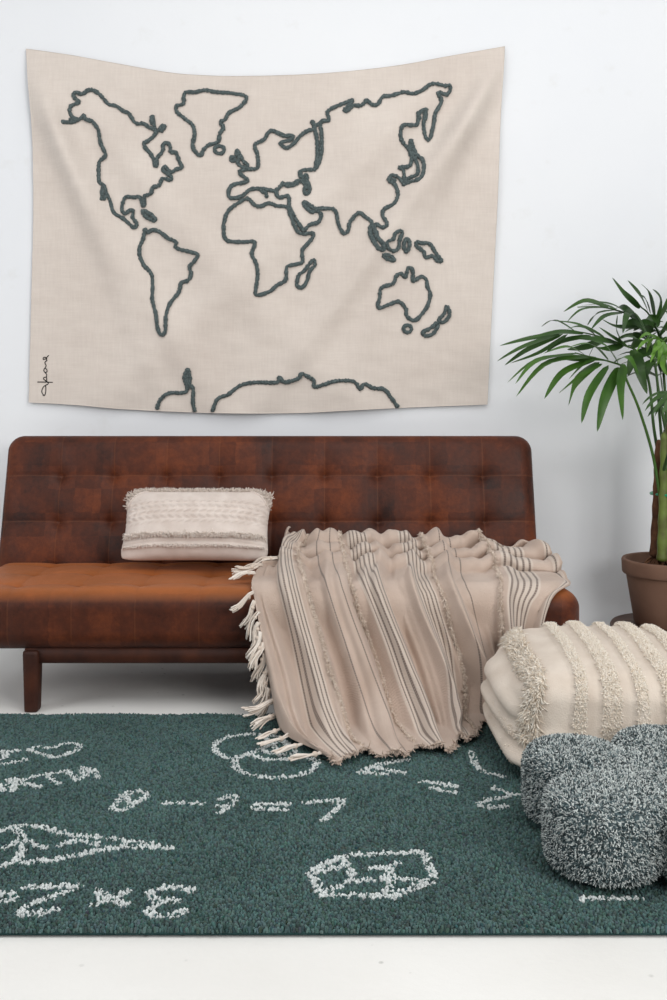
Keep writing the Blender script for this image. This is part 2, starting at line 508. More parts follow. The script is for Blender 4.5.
def crop(ox, oy, s, pts):
    return [(ox + x / s, oy + y / s) for x, y in pts]
def ell(cx, cy, rx, ry, n=12):
    return [(cx + rx * math.cos(a), cy + ry * math.sin(a)) for a in np.linspace(0, 2 * PI, n, endpoint=False)]
c1 = lambda p: crop(60, 80, 4.764, p)
c2 = lambda p: crop(120, 215, 4.764, p)
c3 = lambda p: crop(160, 80, 3.706, p)
c4 = lambda p: crop(300, 75, 4.169, p)
c5 = lambda p: crop(210, 160, 4.764, p)
c6 = lambda p: crop(350, 200, 5.558, p)
c7 = lambda p: crop(200, 360, 3.032, p)
MAP = []   # (name, [ (points, closed) ... ])
MAP.append(('continent_outline', [
    (c1([(100, 188), (70, 185), (50, 160), (55, 125), (95, 110), (75, 90), (65, 70), (80, 62), (110, 70), (140, 48), (175, 58), (205, 85), (230, 115), (270, 125), (300, 148), (325, 155), (350, 195), (370, 208), (395, 205), (425, 225), (450, 235), (455, 250), (430, 280), (400, 300), (405, 320), (430, 350), (450, 380), (470, 360), (490, 330), (490, 305), (510, 297), (525, 320), (525, 340), (550, 345), (565, 380), (580, 415), (550, 425), (530, 440), (500, 415), (490, 430), (530, 460), (525, 478), (490, 470), (475, 505), (445, 515), (435, 545), (405, 555), (405, 590), (395, 602), (382, 560), (345, 558), (315, 555), (300, 580), (295, 615), (310, 638), (330, 620), (348, 625), (345, 655), (365, 680), (355, 705), (330, 685), (300, 660), (260, 635), (245, 590), (225, 545), (210, 505), (190, 490), (185, 440), (188, 390), (215, 365), (215, 345), (195, 300), (185, 240), (160, 205), (125, 190), (115, 172)]), True),
    (c1([(22, 212), (60, 205), (88, 190)]), False), (c1([(50, 196), (75, 182)]), False),
    (c1([(440, 165), (446, 200), (450, 232)]), False), (c1([(433, 168), (438, 212)]), False), (c1([(500, 212), (478, 245)]), False), (c1([(490, 210), (465, 240)]), False),
    (c1([(448, 385), (452, 415)]), False), (c1([(462, 380), (460, 415)]), False),
    (c1([(204, 510), (204, 575)]), False), (c1([(222, 530), (214, 575)]), False)]))
MAP.append(('island_outline', [(c1([(395, 620), (430, 640), (455, 662), (445, 672), (415, 655), (398, 635)]), True)]))
MAP.append(('continent_outline', [(c2([(120, 65), (130, 80), (160, 70), (195, 85), (235, 115), (268, 128), (265, 155), (320, 172), (372, 190), (350, 225), (330, 245), (338, 285), (320, 312), (290, 322), (280, 365), (250, 405), (232, 440), (222, 490), (222, 555), (205, 575), (185, 545), (175, 470), (158, 410), (158, 340), (150, 280), (115, 240), (95, 190), (95, 150), (110, 110)]), True)]))
MAP.append(('island_outline', [(c3([(90, 45), (130, 43), (165, 35), (210, 42), (260, 46), (310, 55), (318, 72), (295, 98), (255, 120), (240, 145), (222, 155), (235, 175), (220, 200), (215, 228), (180, 240), (160, 258), (150, 280), (130, 265), (120, 240), (128, 200), (120, 165), (90, 140), (60, 115), (62, 92), (85, 85)]), True)]))
MAP.append(('island_outline', [(c3(ell(220, 258, 18, 15)), True)]))
MAP.append(('island_outline', [(c3([(287, 260), (298, 280), (308, 300), (325, 315), (320, 325), (298, 318), (288, 305), (294, 290), (282, 272)]), True)]))
MAP.append(('island_outline', [(c3(ell(270, 292, 8, 9)), True)]))
EURASIA = c3([(575, 332), (545, 332), (520, 338), (520, 358), (545, 352), (545, 375), (557, 402), (545, 425), (535, 412), (540, 390), (515, 372), (490, 385), (455, 385), (440, 400), (430, 412), (440, 435), (475, 430), (480, 470), (500, 510)]) + \
    c5([(400, 270), (435, 325), (450, 335), (480, 310), (515, 300), (530, 265), (510, 245), (480, 250), (445, 212), (455, 205), (500, 235), (540, 235), (595, 240), (610, 300), (635, 348)]) + \
    c4([(200, 650), (210, 610), (245, 575), (270, 590), (300, 615), (295, 660), (320, 715), (340, 730), (348, 710), (320, 680), (310, 635), (320, 625), (345, 640), (362, 625), (345, 590), (350, 560), (390, 540), (408, 500), (395, 455), (370, 440), (382, 418), (412, 428), (432, 452), (434, 425), (430, 395), (410, 385), (455, 380), (465, 350), (455, 310), (430, 285), (418, 255), (430, 215), (485, 210), (495, 165), (520, 150), (515, 210), (525, 260), (540, 268), (555, 220), (565, 160), (590, 110), (575, 75), (615, 80), (628, 45), (600, 45), (550, 38), (510, 65), (470, 80), (430, 72), (380, 85), (345, 88), (325, 120), (300, 122), (280, 103), (255, 125), (222, 125), (195, 148), (185, 142), (222, 102), (160, 125), (115, 150), (120, 185), (85, 195), (90, 250), (85, 340), (66, 365), (70, 390)])
EUROPE = c3([(575, 330), (583, 280), (580, 210), (565, 150), (572, 178), (550, 185), (520, 205), (500, 230), (470, 250), (445, 235), (455, 228), (485, 220), (490, 205), (460, 205), (420, 188), (400, 195), (385, 220), (352, 240), (362, 280), (362, 322), (345, 330), (320, 330), (295, 338), (300, 350), (325, 375), (280, 385), (258, 400), (255, 432), (280, 438), (310, 425), (335, 405), (375, 402), (395, 405), (430, 412)])
MAP.append(('continent_outline', [(EURASIA, False), (EUROPE, False), (c3([(380, 404), (392, 418), (396, 434)]), False), (c3([(372, 404), (385, 420)]), False),
                                  (c3([(592, 155), (600, 220), (594, 290), (580, 325)]), False), (c3([(560, 150), (575, 165), (588, 160)]), False),
                                  (c3([(450, 380), (480, 392), (515, 380)]), False), (c3([(520, 345), (535, 375), (545, 405)]), False),
                                  (c4([(190, 150), (210, 138)]), False), (c4([(488, 158), (500, 185)]), False), (c4([(526, 142), (522, 190)]), False), (c4([(372, 428), (400, 440)]), False)]))
MAP.append(('island_outline', [(c4([(462, 270), (472, 300), (485, 330), (512, 360), (512, 410), (495, 440), (460, 448), (430, 458), (455, 432), (488, 418), (490, 380), (478, 345), (460, 300)]), True)]))
MAP.append(('continent_outline', [(c5([(170, 185), (100, 228), (75, 265), (65, 310), (68, 365), (95, 388), (160, 390), (210, 390), (212, 410), (200, 455), (220, 490), (228, 550), (222, 600), (220, 645), (285, 625), (320, 595), (360, 570), (365, 510), (400, 498), (440, 485), (440, 430), (465, 400), (492, 365), (485, 350), (430, 352), (405, 320), (385, 270), (368, 225), (320, 218), (280, 205), (240, 220), (210, 212), (190, 190)]), True)]))
MAP.append(('island_outline', [(c5([(490, 475), (500, 500), (475, 530), (460, 580), (435, 608), (412, 590), (425, 545), (450, 525)]), True)]))
MAP.append(('island_outline', [(c6([(112, 150), (115, 205), (150, 268), (180, 285), (190, 268), (160, 225), (135, 160)]), True)]))
MAP.append(('island_outline', [(c6([(280, 175), (250, 190), (240, 220), (205, 240), (210, 270), (245, 285), (270, 265), (275, 220), (290, 190)]), True)]))
MAP.append(('island_outline', [(c6([(315, 215), (300, 250), (305, 285), (322, 280), (330, 240)]), True)]))
MAP.append(('island_outline', [(c6([(182, 312), (215, 308), (250, 335), (215, 332)]), True)]))
MAP.append(('island_outline', [(c6([(370, 235), (400, 240), (440, 240), (465, 270), (490, 310), (510, 335), (490, 338), (460, 310), (420, 318), (410, 285), (370, 260)]), True)]))
MAP.append(('continent_outline', [(c6([(335, 375), (350, 400), (350, 450), (395, 425), (425, 440), (430, 480), (448, 520), (435, 580), (410, 620), (370, 665), (340, 665), (315, 640), (310, 600), (270, 565), (220, 580), (158, 600), (165, 540), (175, 490), (240, 465), (255, 425), (285, 410), (310, 430), (320, 385)]), True)]))
MAP.append(('island_outline', [(c6(ell(320, 715, 22, 20)), True)]))
MAP.append(('island_outline', [(c6([(540, 590), (555, 640), (520, 680), (495, 665), (525, 630)]), True)]))
MAP.append(('island_outline', [(c6([(485, 680), (490, 700), (460, 745), (420, 755), (405, 735), (450, 710)]), True)]))
MAP.append(('continent_outline', [(c2([(175, 925), (190, 885), (230, 850), (310, 845), (322, 815), (308, 780), (325, 735), (337, 775), (330, 805), (350, 830), (348, 890), (357, 935)]), False), (c2([(322, 750), (318, 805)]), False)]))
MAP.append(('continent_outline', [(c7([(38, 156), (55, 118), (85, 105), (120, 78), (165, 68), (235, 68), (240, 52), (258, 68), (300, 55), (308, 42), (345, 62), (348, 82), (410, 65), (465, 65), (485, 88), (498, 72), (525, 85), (560, 90), (580, 115), (601, 143)]), False)]))
for name, lines in MAP:
    mb = MB()
    for pts, closed in lines:
        pts = resample(catmull(pts, len(pts) * 5, closed), 1.1, closed)
        p3 = hang_pt(pts[:, 0], pts[:, 1], .004)
        n = len(p3)
        r = .0088 * (1 + .16 * rng.normal(0, 1, n).clip(-1.5, 1.5))
        p3 = p3 + rng.normal(0, .0007, p3.shape)
        V, Q, T = tube(p3, r, 7, True, ((0, 1, 0), .75))
        mb.add(V, Q, T)
    mb.build(name, M['slate_yarn'], hanging)
cs = lambda p: crop(20, 340, 12.5, p)
mb = MB()
for pts in ([(290, 690), (265, 650), (275, 600), (305, 570), (315, 600), (312, 660), (298, 695), (280, 690)],
            [(305, 570), (345, 545), (330, 520), (290, 490), (290, 470), (320, 465), (325, 500), (305, 530)],
            [(210, 525), (300, 525), (400, 528)], [(320, 465), (325, 430), (310, 410), (290, 385), (300, 355), (325, 365), (330, 395), (308, 405)],
            [(305, 350), (320, 320), (305, 290), (310, 270), (330, 258)], [(330, 258), (315, 235), (285, 245), (285, 220), (310, 215), (330, 240), (325, 220), (352, 190)]):
    q = resample(catmull(cs(pts), 40), .5)
    V, Q, T = tube(hang_pt(q[:, 0], q[:, 1], .0012), .0021, 5, True, ((0, 1, 0), .5)); mb.add(V, Q, T)
tag(mb.build('signature', M['ink'], hanging), 'small black handwritten signature running up the left corner')

# ------------------------------------------------------------------ sofa
SX0, SX1 = -1.335, .83
sofa = empty('sofa', ((SX0 + SX1) / 2, 3.75, 0))
tag(sofa, 'long brown suede sofa with tufted backrest, standing against the white wall', 'sofa')
def place(o, parent, loc, rx=0.0):
    o.parent = parent
    o.matrix_parent_inverse = Matrix.Identity(4)
    o.location = Vector(loc) - parent.location
    o.rotation_euler = (rx, 0, 0)
def tuft(a, b, sa, sb, a0, b0, depth, seam):
    "dimples at the crossings, shallow seams between"
    fa = np.abs(((a - a0) / sa + .5) % 1 - .5) * sa
    fb = np.abs(((b - b0) / sb + .5) % 1 - .5) * sb
    dim = depth * np.exp(-np.sqrt(fa**2 + fb**2) / .026)
    sm = seam * (np.exp(-(fa / .007) ** 2) + np.exp(-(fb / .007) ** 2)) + seam * 2.2 * (np.exp(-(fa / .035) ** 2) + np.exp(-(fb / .035) ** 2)) * .5
    return dim + sm
# seat
S_TOP, S_BOT, S_Y0, S_Y1 = .412, .204, 3.33, 3.97
sc_ = np.array([(SX0 + SX1) / 2, (S_Y0 + S_Y1) / 2, (S_TOP + S_BOT) / 2]); sh = np.array([(SX1 - SX0) / 2, (S_Y1 - S_Y0) / 2, (S_TOP - S_BOT) / 2]); SR = .068
p, n, q = rbox(sh, (.085, SR, SR), .008)
wx = p[:, 0] + sc_[0]
d = tuft(wx, p[:, 1], .212, .20, -1.295 + .212 * .5 + .106, .02, .016, .0022)
topm = np.clip(n[:, 2], 0, 1) ** 2
frm = np.clip(-n[:, 1], 0, 1) ** 2
fx = np.abs(((wx + 1.083) / .212 + .5) % 1 - .5) * .212
d = d * topm + frm * (.002 * np.exp(-(fx / .008) ** 2)) 
p = p - n * d[:, None] + n * (.005 * wob(p + 3, 7, 4) * (topm + .5 * frm))[:, None]
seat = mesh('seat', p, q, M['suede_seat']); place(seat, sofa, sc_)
# backrest
tilt = math.atan2(.145, .50)
B_H, B_T = .62, .13
bw = (-1.318, .803)
p, n, q = rbox(((bw[1] - bw[0]) / 2, B_T / 2, B_H / 2), (.065, .045, .065), .0075)
bcx = (bw[0] + bw[1]) / 2
wx = p[:, 0] + bcx
fr = np.clip(-n[:, 1], 0, 1) ** 2
cz = .902 - B_H / 2 * math.cos(tilt) - .012
TZ0 = (.726 - cz) / math.cos(tilt)
d = tuft(wx, p[:, 2], .211, .184, .5975, TZ0, .026, .0040) * fr
edge = np.clip((B_H / 2 - p[:, 2]) / .08, 0, 1) * np.clip((np.abs(sh[0]) - np.abs(p[:, 0])) / .08, 0.2, 1)
p = p - n * (d * edge)[:, None] + n * (.004 * wob(p, 6, 12) * fr)[:, None]
backrest = mesh('backrest', p, q, M['suede_back'])
# front plane passes through y=3.915 at seat height
def back_front(z): return 3.905 + (z - .412) * math.tan(tilt)
cz = .902 - B_H / 2 * math.cos(tilt) - .012
cy = back_front(cz) + (B_T / 2) / math.cos(tilt)
place(backrest, sofa, (bcx, cy, cz), -tilt)
# rail and legs
p, n, q = rbox((.9255, .245, .027), .01, .02)
rail = mesh('base_rail', p, q, M['suede_leg']); place(rail, sofa, (-.112, 3.60, .187))
def leg_mesh(name, cx, cy):
    p, n, q = rbox((.027, .033, .1035), .008, .012)
    k = 1 - .17 * (1 - (p[:, 2] + .1035) / .207)
    p[:, 0] *= k; p[:, 1] *= k
    o = mesh(name, p, q, M['suede_leg']); place(o, sofa, (cx, cy, .1035))
for cx, cy in ((-1.010, 3.372), (.50, 3.372), (-.30, 3.86), (.50, 3.86)):
    leg_mesh('leg', cx, cy)

# ------------------------------------------------------------------ lumbar pillow
pil_h, pil_w, pil_t = .145, .285, .072
nu, nv = 150, 90
ang = np.linspace(-1, 1, nu); bng = np.linspace(-1, 1, nv)
A, B = np.meshgrid(ang, bng, indexing='ij')
def pillow_pt(A, B, side):
    # plump in the middle, pinched seam at the rim, concave sides, ears at the corners
    x = A * pil_w * (1 - .055 * (1 - B**2) * np.abs(A) ** 3 - .05 * np.abs(B) ** 9 - .012 * (1 - B))
    z = B * pil_h * (1 - .06 * (1 - A**2) * np.abs(B) ** 3 - .07 * np.abs(A) ** 12)
    th = pil_t * ((1 - np.abs(A) ** 3.2).clip(0) ** .55) * ((1 - np.abs(B) ** 2.6).clip(0) ** .55)
    rel = 0
    if side < 0:
        zz = B
        br = (np.exp(-((zz - .22) / .36) ** 8))
        ph = (zz + .05 * A * A)
        rows = np.sin(ph * 42) * .5 + .5
        chev = np.sin(A * 62 + np.where(np.sin(ph * 21) > 0, 1, -1) * ph * 60)
        rel = br * rows * (.006 + .005 * chev)
        lowb = np.exp(-((zz + .62) / .20) ** 8)
        rel = rel + lowb * (.005 * np.abs(np.sin(ph * 24)))
    return np.stack([x, side * (th + rel), z], -1)
fv = pillow_pt(A, B, -1).reshape(-1, 3); bv = pillow_pt(A, B, 1).reshape(-1, 3)
q = grid_faces(nu, nv)
V, Q, _ = weld(np.vstack([fv, bv]), np.concatenate([q, q[:, ::-1] + len(fv)]))
pillow = mesh('lumbar_pillow', V, Q, M['pillow'])
tag(pillow, 'small pale lumbar pillow with braided rows and fringe, leaning on the sofa backrest', 'pillow')
prx = -math.radians(34)
pillow.location = (-.512, 3.765, .572)
pillow.rotation_euler = (prx, 0, math.radians(-1.0))
def cream(n, lo=(206, 190, 178), hi=(232, 222, 213)):
    t = rng.uniform(0, 1, (n, 1))
    return np.array(lin(*lo)[:3]) * (1 - t) + np.array(lin(*hi)[:3]) * t
# fringe rows on the front
def pillow_fringe(zc, n, L, name, label, lo, hi, down=.9):
    a = rng.uniform(-.97, .97, n); b = zc(a) + rng.normal(0, .012, n)
    r = pillow_pt(a, b, -1) - np.array([0, .001, 0])
    nr = np.stack([rng.normal(0, .15, n), np.full(n, -1.0), np.full(n, -down)], -1); nr /= np.linalg.norm(nr, axis=1)[:, None]
    V, Q, T, C = strands(r, nr, rng.uniform(.6, 1.1, n) * L, .0016, .28, .35, cream(n, lo, hi), 3)
    o = mesh(name, V, [Q, T], M['yarn'], pillow, C); tag(o, label)
pillow_fringe(lambda a: -.47 + .06 * a * a, 1500, .022, 'fringe', 'loose cream fringe crossing the lower front', (228, 214, 203), (246, 238, 231))
pillow_fringe(lambda a: -.76 + .03 * a * a, 700, .010, 'fringe', 'short pale fringe near the bottom edge', (226, 213, 203), (244, 235, 228))
n = 1700
a = rng.uniform(-1, 1, n); b = np.full(n, .96) + rng.normal(0, .02, n)
ear = np.abs(a) > .80
b = np.where(ear, .98 - (np.abs(a) - .80) * rng.uniform(0, 3.0, n), b)
b = np.clip(b, .3, 1)
r = pillow_pt(a, b, -1)
nr = np.stack([a * .5, np.full(n, -.5), np.where(ear, .15, .6)], -1); nr /= np.linalg.norm(nr, axis=1)[:, None]
V, Q, T, C = strands(r, nr, rng.uniform(.006, .017, n), .0017, .5, .5, cream(n), 3)
tag(mesh('fringe', V, [Q, T], M['yarn'], pillow, C), 'shaggy cream fringe along the top edge and corners')
# piped corner seams
for s in (-1, 1):
    t = np.linspace(0, 1, 14)
    a = s * (.70 + .29 * t); b = .93 - .50 * t**1.6
    V, Q, T = tube(pillow_pt(a, b, -1) - np.array([0, .002, 0]), .003, 6)
    mesh('corner_piping', V, [Q, T], M['pillow'], pillow)

# ------------------------------------------------------------------ throw blanket
# rows from the back of the seat to the hem on the rug
def flo(px, py, z=.028): return on_floor(px, py, z)
cols_u = [0, .15, .42, .60, .78, 1.0]
rows = [
    [W(292, 537, 3.88), W(300, 535, 3.88), W(352, 536, 3.89), W(405, 541, 3.90), W(455, 543, 3.90), W(532, 547, 3.88)],
    [W(286, 556, 3.74), W(288, 549, 3.76), W(357, 550, 3.78), W(409, 552, 3.78), W(462, 555, 3.78), W(548, 560, 3.76)],
    [W(264, 570, 3.58), W(285, 562, 3.58), W(362, 563, 3.58), W(415, 566, 3.58), W(470, 568, 3.58), W(562, 577, 3.56)],
    [W(254, 588, 3.40), W(288, 580, 3.38), W(368, 580, 3.38), W(421, 581, 3.38), W(476, 584, 3.38), W(569, 592, 3.40)],
    [W(257, 602, 3.32), W(292, 597, 3.315), W(376, 599, 3.315), W(429, 601, 3.315), W(482, 604, 3.32), W(550, 604, 3.32)],
    [W(263, 640, 3.26), W(303, 640, 3.25), W(394, 645, 3.25), W(444, 648, 3.26), W(490, 644, 3.285), W(538, 640, 3.30)],
    [W(268, 676, 3.19), W(313, 680, 3.17), W(408, 685, 3.18), W(452, 688, 3.20), W(497, 682, 3.27), W(533, 676, 3.295)],
    [W(274, 706, 3.11), W(322, 714, 3.07), W(420, 716, 3.09), W(455, 714, 3.12), W(498, 706, 3.26), W(532, 699, 3.28)],
    [flo(290, 737, .045), flo(334, 741, .04), flo(428, 736, .04), flo(458, 731, .035), W(500, 716, 3.26), W(533, 708, 3.27)],
    [flo(330, 764), flo(350, 759), flo(438, 751), flo(464, 743), W(500, 722, 3.25), W(535, 714, 3.25)],
]
R = np.array(rows)                                  # rows x cols x 3
nu, nv = 300, 240
U = np.linspace(0, 1, nu); Vv = np.linspace(0, 1, nv)
# interpolate along u (non-uniform knots -> resample index), then v
ki = np.interp(U, cols_u, np.arange(6))
def cr_at(pts, t):
    pts = np.asarray(pts); m = len(pts); i = np.clip(np.floor(t).astype(int), 0, m - 2); f = t - i
    sh_ = (len(t),) + (1,) * (pts.ndim - 1); f = f.reshape(sh_)
    g = lambda k: pts[np.clip(k, 0, m - 1)]
    p0, p1, p2, p3 = g(i - 1), g(i), g(i + 1), g(i + 2)
    return 0.5 * (2 * p1 + (p2 - p0) * f + (2 * p0 - 5 * p1 + 4 * p2 - p3) * f**2 + (3 * p1 - p0 - 3 * p2 + p3) * f**3)
G = cr_at(np.swapaxes(R, 0, 1), ki)                 # nu x rows x 3
# arc-length-like parameter along v
seg = np.linalg.norm(np.diff(G.mean(0), axis=0), axis=1); s = np.concatenate([[0], np.cumsum(seg)]); s /= s[-1]
kv = np.interp(Vv, s, np.arange(len(s)))
G = np.swapaxes(cr_at(np.swapaxes(G, 0, 1), kv), 0, 1)   # nu x nv x 3
UU, VV = np.meshgrid(U, Vv, indexing='ij')
def grid_normals(G):
    a = np.gradient(G, axis=0); b = np.gradient(G, axis=1)
    n = np.cross(b, a); n /= np.linalg.norm(n, axis=2)[..., None] + 1e-9
    return n
Nn = grid_normals(G)
if Nn[:, nv // 3:, 1].mean() > 0: Nn = -Nn
# soft pleats running from the back to the hem
ph = UU + .018 * np.sin(VV * 5 + UU * 9) + .012 * np.sin(VV * 11 + 2)
fold = .027 * np.sin(ph * 2 * PI * 7.2 + .6) + .012 * np.sin(ph * 2 * PI * 15.5 + 2 * VV) + .004 * np.sin(ph * 2 * PI * 29 + 5 * VV)
env = .55 + .75 * np.clip((VV - .30) / .3, 0, 1) - .55 * np.clip((VV - .88) / .12, 0, 1)
top_env = np.clip(1 - VV / .40, 0, 1)
# gathered cross folds on the seat
cross = .018 * np.abs(np.sin(VV * 2 * PI * 4.4 + 3.5 * np.sin(UU * 6.0) + .8)) ** .8 * top_env * np.clip(.45 + UU, 0, 1)
G = G + Nn * (fold * env + cross + .004 * wob(np.stack([UU * 1.2, VV, UU * 0], -1), 18, 6))[..., None]
# the far part lies gathered in folds that lean towards the front
gp = 2 * PI * 8.6 * VV + 1.6 * np.sin(UU * 7 + 1) + 1.1 * np.sin(UU * 15)
gw = np.clip((.36 - VV) / .10, 0, 1) * np.clip(VV / .03, 0, 1) * np.clip(.30 + 1.1 * UU, 0, 1)
G[..., 2] += gw * (.019 + .019 * np.sin(gp))
G[..., 1] -= gw * .034 * np.sin(gp - .9)
# ragged hem and wavy far edge
hem = np.clip((VV - .93) / .07, 0, 1)
G[..., 1] += hem * (.030 * np.sin(UU * 2 * PI * 5.5 + 1) + .014 * np.sin(UU * 2 * PI * 14 + 2))
far = np.clip(1 - VV / .08, 0, 1)
G[..., 2] += far * (.011 * np.sin(UU * 2 * PI * 6 + 1.0) + .005 * np.sin(UU * 2 * PI * 13))
# keep it outside the seat, backrest and rug
def push(G, m=.019):
    for _ in range(3):
        q = np.abs(G - sc_) - (sh - SR); sg = np.sign(G - sc_)
        qo = np.maximum(q, 0); L = np.linalg.norm(qo, axis=2)
        dist = L - SR + np.minimum(q.max(2), 0)
        dirn = np.where((L > 1e-6)[..., None], qo / (L + 1e-9)[..., None], (q == q.max(2)[..., None]) * 1.0) * sg
        dirn[..., 2] = np.maximum(dirn[..., 2], 0)
        mv = np.maximum(m - dist, 0)
        G = G + dirn * mv[..., None]
        over = np.maximum(G[..., 1] - (back_front(G[..., 2]) - m), 0)
        up = (G[..., 2] > S_TOP - .03)
        G[..., 1] -= over * up
        G[..., 2] = np.maximum(G[..., 2], .041)
        G[..., 0] = np.where(G[..., 1] > 3.6, np.maximum(G[..., 0], -.204), G[..., 0])
    return G
G = push(G)
for _ in range(2):
    Gs = G.copy(); Gs[1:-1, 1:-1] = (G[1:-1, 1:-1] * 2 + G[:-2, 1:-1] + G[2:, 1:-1] + G[1:-1, :-2] + G[1:-1, 2:]) / 6; G = Gs
G = push(G, .018)
Nn = grid_normals(G)
if Nn[:, nv // 3:, 1].mean() > 0: Nn = -Nn
gv = G.reshape(-1, 3); q = grid_faces(nu, nv)
# orient faces to the outside
a, b_, c_ = gv[q[5000][0]], gv[q[5000][1]], gv[q[5000][2]]
if np.dot(np.cross(b_ - a, c_ - a), Nn.reshape(-1, 3)[q[5000][0]]) < 0: q = q[:, ::-1]
inner = gv - Nn.reshape(-1, 3) * .005
uvs = np.stack([UU.ravel(), VV.ravel()], 1)
nn = len(gv); idx = np.arange(nn).reshape(nu, nv)
rim = np.concatenate([idx[:, 0], idx[-1, 1:], idx[-2::-1, -1], idx[0, -2:0:-1]]); r2 = np.roll(rim, -1)
throw = mesh('throw_blanket', np.vstack([gv, inner]), np.concatenate([q, q[:, ::-1] + nn, np.stack([rim, r2, r2 + nn, rim + nn], 1)]),
             M['throw'], uv=np.vstack([uvs, uvs]))
tag(throw, 'beige striped woven throw with tassels, draped over the sofa seat down to the rug', 'throw blanket')
# raised fringe lines woven into the throw
for uc in (.208, .352, .655, .835):
    k = int(round(uc * (nu - 1)))
    m = 2200
    vi = rng.uniform(.02, .97, m) * (nv - 1); i0 = np.floor(vi).astype(int); f = (vi - i0)[:, None]
    r = G[k, i0] * (1 - f) + G[k, np.minimum(i0 + 1, nv - 1)] * f
    nr = Nn[k, i0] + np.array([.6, 0, 0])
    V, Q, T, C = strands(r, nr, rng.uniform(.008, .017, m), .0018, .5, .5, cream(m, (192, 170, 152), (234, 220, 207)), 2, .4)
    V[:, 2] = np.maximum(V[:, 2], .0385)
    tag(mesh('fringe_trim', V, [Q, T], M['yarn'], throw, C))
# tassels along the left edge
def tassel(root, dirn, L, w):
    mb = MB(); dirn = dirn / np.linalg.norm(dirn)
    sd = np.cross(dirn, [0.2, 1, .3]); sd /= np.linalg.norm(sd); bd = np.cross(dirn, sd)
    tw = rng.uniform(0, 6)
    for k in range(13):
        a = rng.uniform(0, 2 * PI); rr = math.sqrt(rng.uniform(0, 1))
        o0 = (sd * math.cos(a) + bd * math.sin(a)) * rr
        t = np.linspace(0, 1, 6)[:, None]
        spread = w * (.55 - .25 * np.sin(np.clip(t * 3.2, 0, PI)) + .75 * t)
        pts = root + dirn * L * t * rng.uniform(.85, 1.1) + o0 * spread + np.array([0, 0, -1]) * (t**2) * L * .06 + rng.normal(0, .0014, (6, 3)) * t + sd * (np.sin(t * 5 + tw) * .006)
        pts[:, 2] = np.maximum(pts[:, 2], .039)
        lowseat = (pts[:, 1] > S_Y0 - .005) & (pts[:, 2] < S_TOP + .017); pts[lowseat & (pts[:, 2] > .36), 2] = S_TOP + .017; pts[lowseat & (pts[:, 2] <= .36), 1] = S_Y0 - .012
        V, Q, T = tube(pts, .0027, 4)
        mb.add(V, Q, T, cream(1, (208, 192, 178), (238, 229, 219))[0])
    t = np.linspace(0, 1, 7)[:, None]
    V, Q, T = tube(root + dirn * L * (.18 + .14 * t), w * (.45 + .3 * np.sin(t[:, 0] * PI)), 7)
    mb.add(V, Q, T, np.array(lin(214, 198, 184)[:3]))
    mb.build('tassel', M['yarn'], throw)
for k, v in enumerate(np.concatenate([[.24, .285, .33, .38, .52], np.linspace(.55, .985, 15)])):
    j = int(v * (nv - 1)); root = G[0, j]
    jit = rng.normal(0, .12, 3)
    if v < .44: dirn = np.array([-1, -.12, -.30 - .35 * (v > .38)]) + jit * .9; L = .085
    elif v < .53: dirn = np.array([-1, -.40, -.60]); L = .085; root = root + np.array([0, -.012, 0])
    elif root[2] > .09: dirn = np.array([-.38, -.22, -.92]) + jit; L = .085
    else: dirn = np.array([-.72, -.62, -.08]) + jit * [1, 1, .2]; L = .10
    if v < .44: root = root + np.array([0, -.01, .008])
    tassel(root, dirn, L, .0125)
# short yarn ends on the hem
m = 1000
i0 = (rng.uniform(0, 1, m) * (nu - 1)).astype(int)
r = G[i0, -1]; V, Q, T, C = strands(r, np.tile([-.1, -1, -.15], (m, 1)), rng.uniform(.010, .026, m), .0018, .35, .3, cream(m, (186, 164, 148), (218, 202, 188)), 3)
V[:, 2] = np.maximum(V[:, 2], .0375)
tag(mesh('hem_fringe', V, [Q, T], M['yarn'], throw, C))

